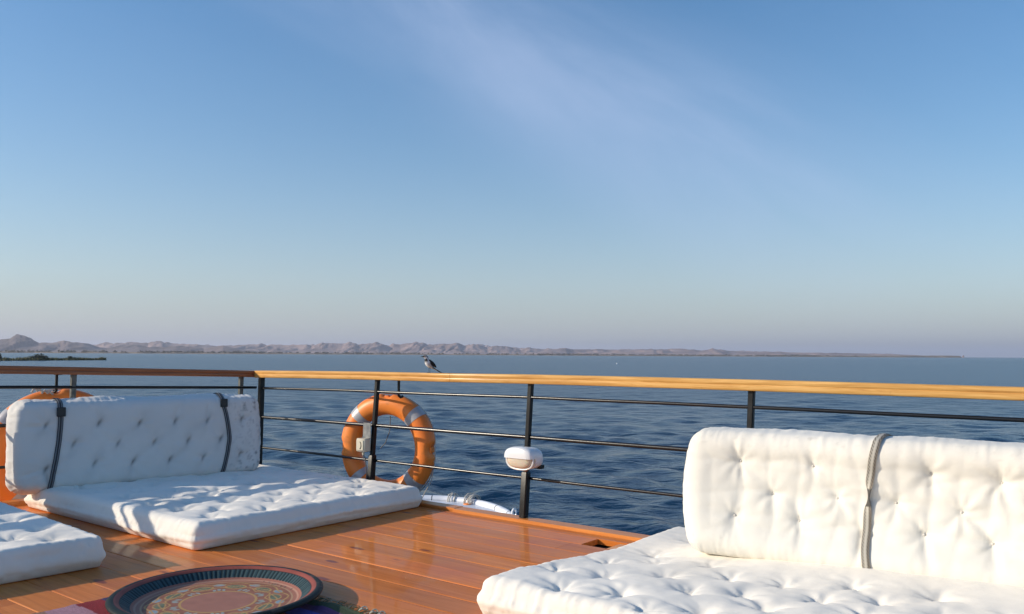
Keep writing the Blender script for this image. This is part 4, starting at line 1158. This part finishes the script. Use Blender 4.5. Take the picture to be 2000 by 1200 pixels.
# ================================================================ BIRD
def bird():
    v = 3.945; base = UV(RU-.02, v, rail_top(v))
    yaw = math.radians(28)                     # beak to the left, turned a little to the viewer
    f_ = np.array([-math.cos(yaw), -math.sin(yaw), 0]); sd_ = np.array([-f_[1], f_[0], 0])*1.0
    def P(x, z, y=0): return base+f_*x+Z*z+sd_*y
    # spine: (forward, height, half width, half depth)
    sp = [(.0505,.1085,.0006,.0006),(.043,.1095,.0014,.0016),(.034,.110,.0028,.0030),(.031,.1105,.0065,.0072),(.024,.111,.0100,.0112),(.015,.1095,.0112,.0125),(.008,.1035,.0112,.0122),(.006,.095,.0125,.0130),(.004,.085,.0165,.0165),
          (-.001,.073,.0195,.0200),(-.009,.060,.0195,.0205),(-.019,.049,.0165,.0165),(-.031,.040,.0115,.0105),(-.043,.033,.0075,.0060),(-.055,.026,.0085,.0036),(-.085,.010,.0092,.0030),(-.108,-.002,.0085,.0024),(-.112,-.004,.003,.001)]
    n = 22; rings = []; cols = []
    W_, K, G, Bk = (.80,.79,.77), (.006,.006,.007), (.46,.41,.39), (.010,.010,.012)
    pts = [np.array([a, b_]) for a, b_, _, _ in sp]
    for i, (a, z, w, d) in enumerate(sp):
        t = pts[min(i+1, len(sp)-1)]-pts[max(i-1, 0)]; t /= np.linalg.norm(t)
        nrm = np.array([t[1], -t[0]])           # towards belly/back in the side plane
        if nrm[0] < 0: nrm = -nrm
        ring = []
        for k in range(n):
            q = 2*math.pi*k/n; cq, sq = math.cos(q), math.sin(q)   # cq=+1: front / belly
            ring.append(P(a+nrm[0]*d*cq, z+nrm[1]*d*cq, w*sq))
            zz = z+nrm[1]*d*cq
            if i <= 2: c_ = K
            elif i <= 6:
                h = zz
                if h > .1165: c_ = Bk
                elif h > .1135: c_ = W_ if abs(sq) > .2 else Bk
                elif h > .1085: c_ = Bk
                else: c_ = W_ if cq > -.35 else Bk
            elif i <= 9: c_ = K if (cq > -.05 or cq < -.5) and i < 9 or cq < -.5 else W_
            elif i <= 12:
                c_ = W_ if cq > -.2 else Bk
                if i >= 10 and -.2 < cq < .55 : c_ = G
            else: c_ = Bk if i >= 13 and cq < .5 else ((.5,.5,.5) if i < 15 else Bk)
            cols.append(c_)
        rings.append(ring)
    b = MB(); b.loft(rings, col=cols)
    for s_ in (-1, 1):                           # legs and toes belong to the same body
        hip = P(-.012, .045, .009*s_); ank = P(-.018, .022, .010*s_); ft = P(-.012, .002, .010*s_)
        b.tube([hip, ank, ft], [.0022, .0011, .0010], 7, col=(.03,.03,.03))
        for a in (-.5, 0, .5): b.tube([ft, ft+f_*.012*math.cos(a)+sd_*.012*math.sin(a)-Z*.001], [.0010, .0007], 5, col=(.03,.03,.03))
        b.tube([ft, ft-f_*.009-Z*.001], [.001, .0007], 5, col=(.03,.03,.03))
    o = empty('wagtail_bird', base); tag(o, 'small black and white bird perched on the golden handrail', 'bird')
    obj('bird_body', b, M_bird, o, angle=80)
    for s_ in (-1, 1):                           # folded wings
        vs = []; cs = []; m_ = 9
        for i in range(12):
            t = i/11; a = .002-.058*t; z = .088-.052*t; hw = .016*math.sin(math.pi*min(1, t*.86+.12))**.7
            for k in range(m_):
                q = k/(m_-1)*2-1
                out = (.0178 if t < .45 else .0178-.0135*(t-.45)/.55)*math.sqrt(max(.1, 1-.45*q*q))+.001
                vs.append(P(a-.008+q*hw*.62, z+q*hw*-.35+.0, out*s_)); cs.append((.55,.55,.54) if abs(q-.62) < .12 and t > .2 else K)
        b = MB(); b.add(vs, [(i*m_+k, i*m_+k+1, (i+1)*m_+k+1, (i+1)*m_+k) for i in range(11) for k in range(m_-1)], cs)
        obj('wing', b, M_bird, o)
    for s_ in (-1, 1):
        b = MB(); b.lathe(P(.027, .1125, .0096*s_), [(0,-.0016),(.0013,-.0009),(.0016,0),(.0013,.0009),(0,.0016)], 10); obj('eye', b, mat('bird_eye', (.004,.004,.004), .1), o)
bird()

# ================================================================ WHITE TENDER BELOW THE DECK EDGE
def tender():
    cx, cy, zt = -1.62, 13.85, -1.75; a_, b_ = 1.70, 2.45
    r_ = empty('moored_tender', (cx, cy, WATER_Z)); tag(r_, 'white tube-rimmed bow of a boat showing just beyond the deck edge under the lifebuoy', 'boat')
    el = lambda t, k=1.0: np.array([cx+a_*k*math.cos(t), cy+b_*k*math.sin(t), zt])
    b = MB(); b.tube([el(t) for t in np.linspace(0, 2*math.pi, 90)[:-1]], .066, 14, closed=True); obj('gunwale_tube', b, M_hull, r_)
    for t in (.35, .62, 1.02, 1.5, 1.95):
        b = MB(); b.tube([el(t-.004), el(t+.004)], .0685, 14); obj('tube_seam', b, M_black, r_)
    b = MB(); rings = []
    for k, z in ((1.0, zt), (.97, zt-.3), (.86, WATER_Z+.05), (.7, WATER_Z-.25)):
        rings.append([np.array([el(t, k)[0], el(t, k)[1], z]) for t in np.linspace(0, 2*math.pi, 60)[:-1]])
    b.loft(rings, cap=False); rings = [[np.array([el(t, k)[0], el(t, k)[1], z]) for t in np.linspace(0, 2*math.pi, 60)[:-1]] for k, z in ((.97, zt-.02), (.9, zt-.5), (.6, zt-.52), (.05, zt-.52))]
    b.loft(rings); obj('tender_hull', b, M_hull, r_)
    rng = random.Random(3)
    for t0, nl in ((.99, 7), (1.22, 3)):
        b = MB()
        for k in range(nl):
            p = el(t0+rng.uniform(-.04, .04)); r0 = rng.uniform(.085, .16)
            tg = el(t0+.05)-el(t0-.05); tg /= np.linalg.norm(tg); o_ = np.array([tg[1], -tg[0], 0])
            b.tube([p+o_*r0*math.cos(q)+Z*(r0*math.sin(q)*1.1-.01)+tg*(.05*q/3+rng.uniform(-.02, .02)) for q in np.linspace(rng.uniform(0, 1), 5.8, 10)], .013, 6)
        obj('knotted_rope', b, M_rope, r_)
    b = MB(); p = el(1.03, .93)-Z*.07; b.lathe(p, [(0,-.08),(.07,-.06),(.1,0),(.07,.06),(0,.08)], 16); obj('orange_float', b, M_orange, r_)
    b = MB(); p = el(.30, .92)-Z*.10; b.lathe(p, [(0,-.05),(.12,-.04),(.16,0),(.12,.04),(0,.05)], 14); obj('coiled_line', b, M_rust, r_)
    for k, dx in enumerate((0, .17)):
        b = MB(); p = el(.17)+np.array([dx, .0, .05]); b.tube([p+np.array([.035*math.cos(q), .02*math.sin(q*2), .06+.07*math.sin(q)]) for q in np.linspace(0, 6.1, 14)], .018, 8); obj('rope_eye', b, M_rope if k else M_white, r_)
tender()

# ================================================================ AIR
HAZE = True
if HAZE:
    b = MB(); b.box((0, 9000, 150), (1,0,0), (0,1,0), (0,0,1), 34000, 42000, 165)
    b.v = [(x, y, WATER_Z-6 if z < 0 else 420.0) for x, y, z in b.v]
    M = bpy.data.materials.new('haze'); M.use_nodes = True; t = M.node_tree; t.nodes.clear()
    pv = N(t, 'ShaderNodeVolumePrincipled'); pv.inputs['Color'].default_value = (.83,.86,1.0,1); pv.inputs['Density'].default_value = 5.8e-5; pv.inputs['Anisotropy'].default_value = .2
    out = N(t, 'ShaderNodeOutputMaterial'); t.links.new(pv.outputs[0], out.inputs['Volume'])
    o = obj('haze', b, M, smooth=False); o['kind'] = 'stuff'
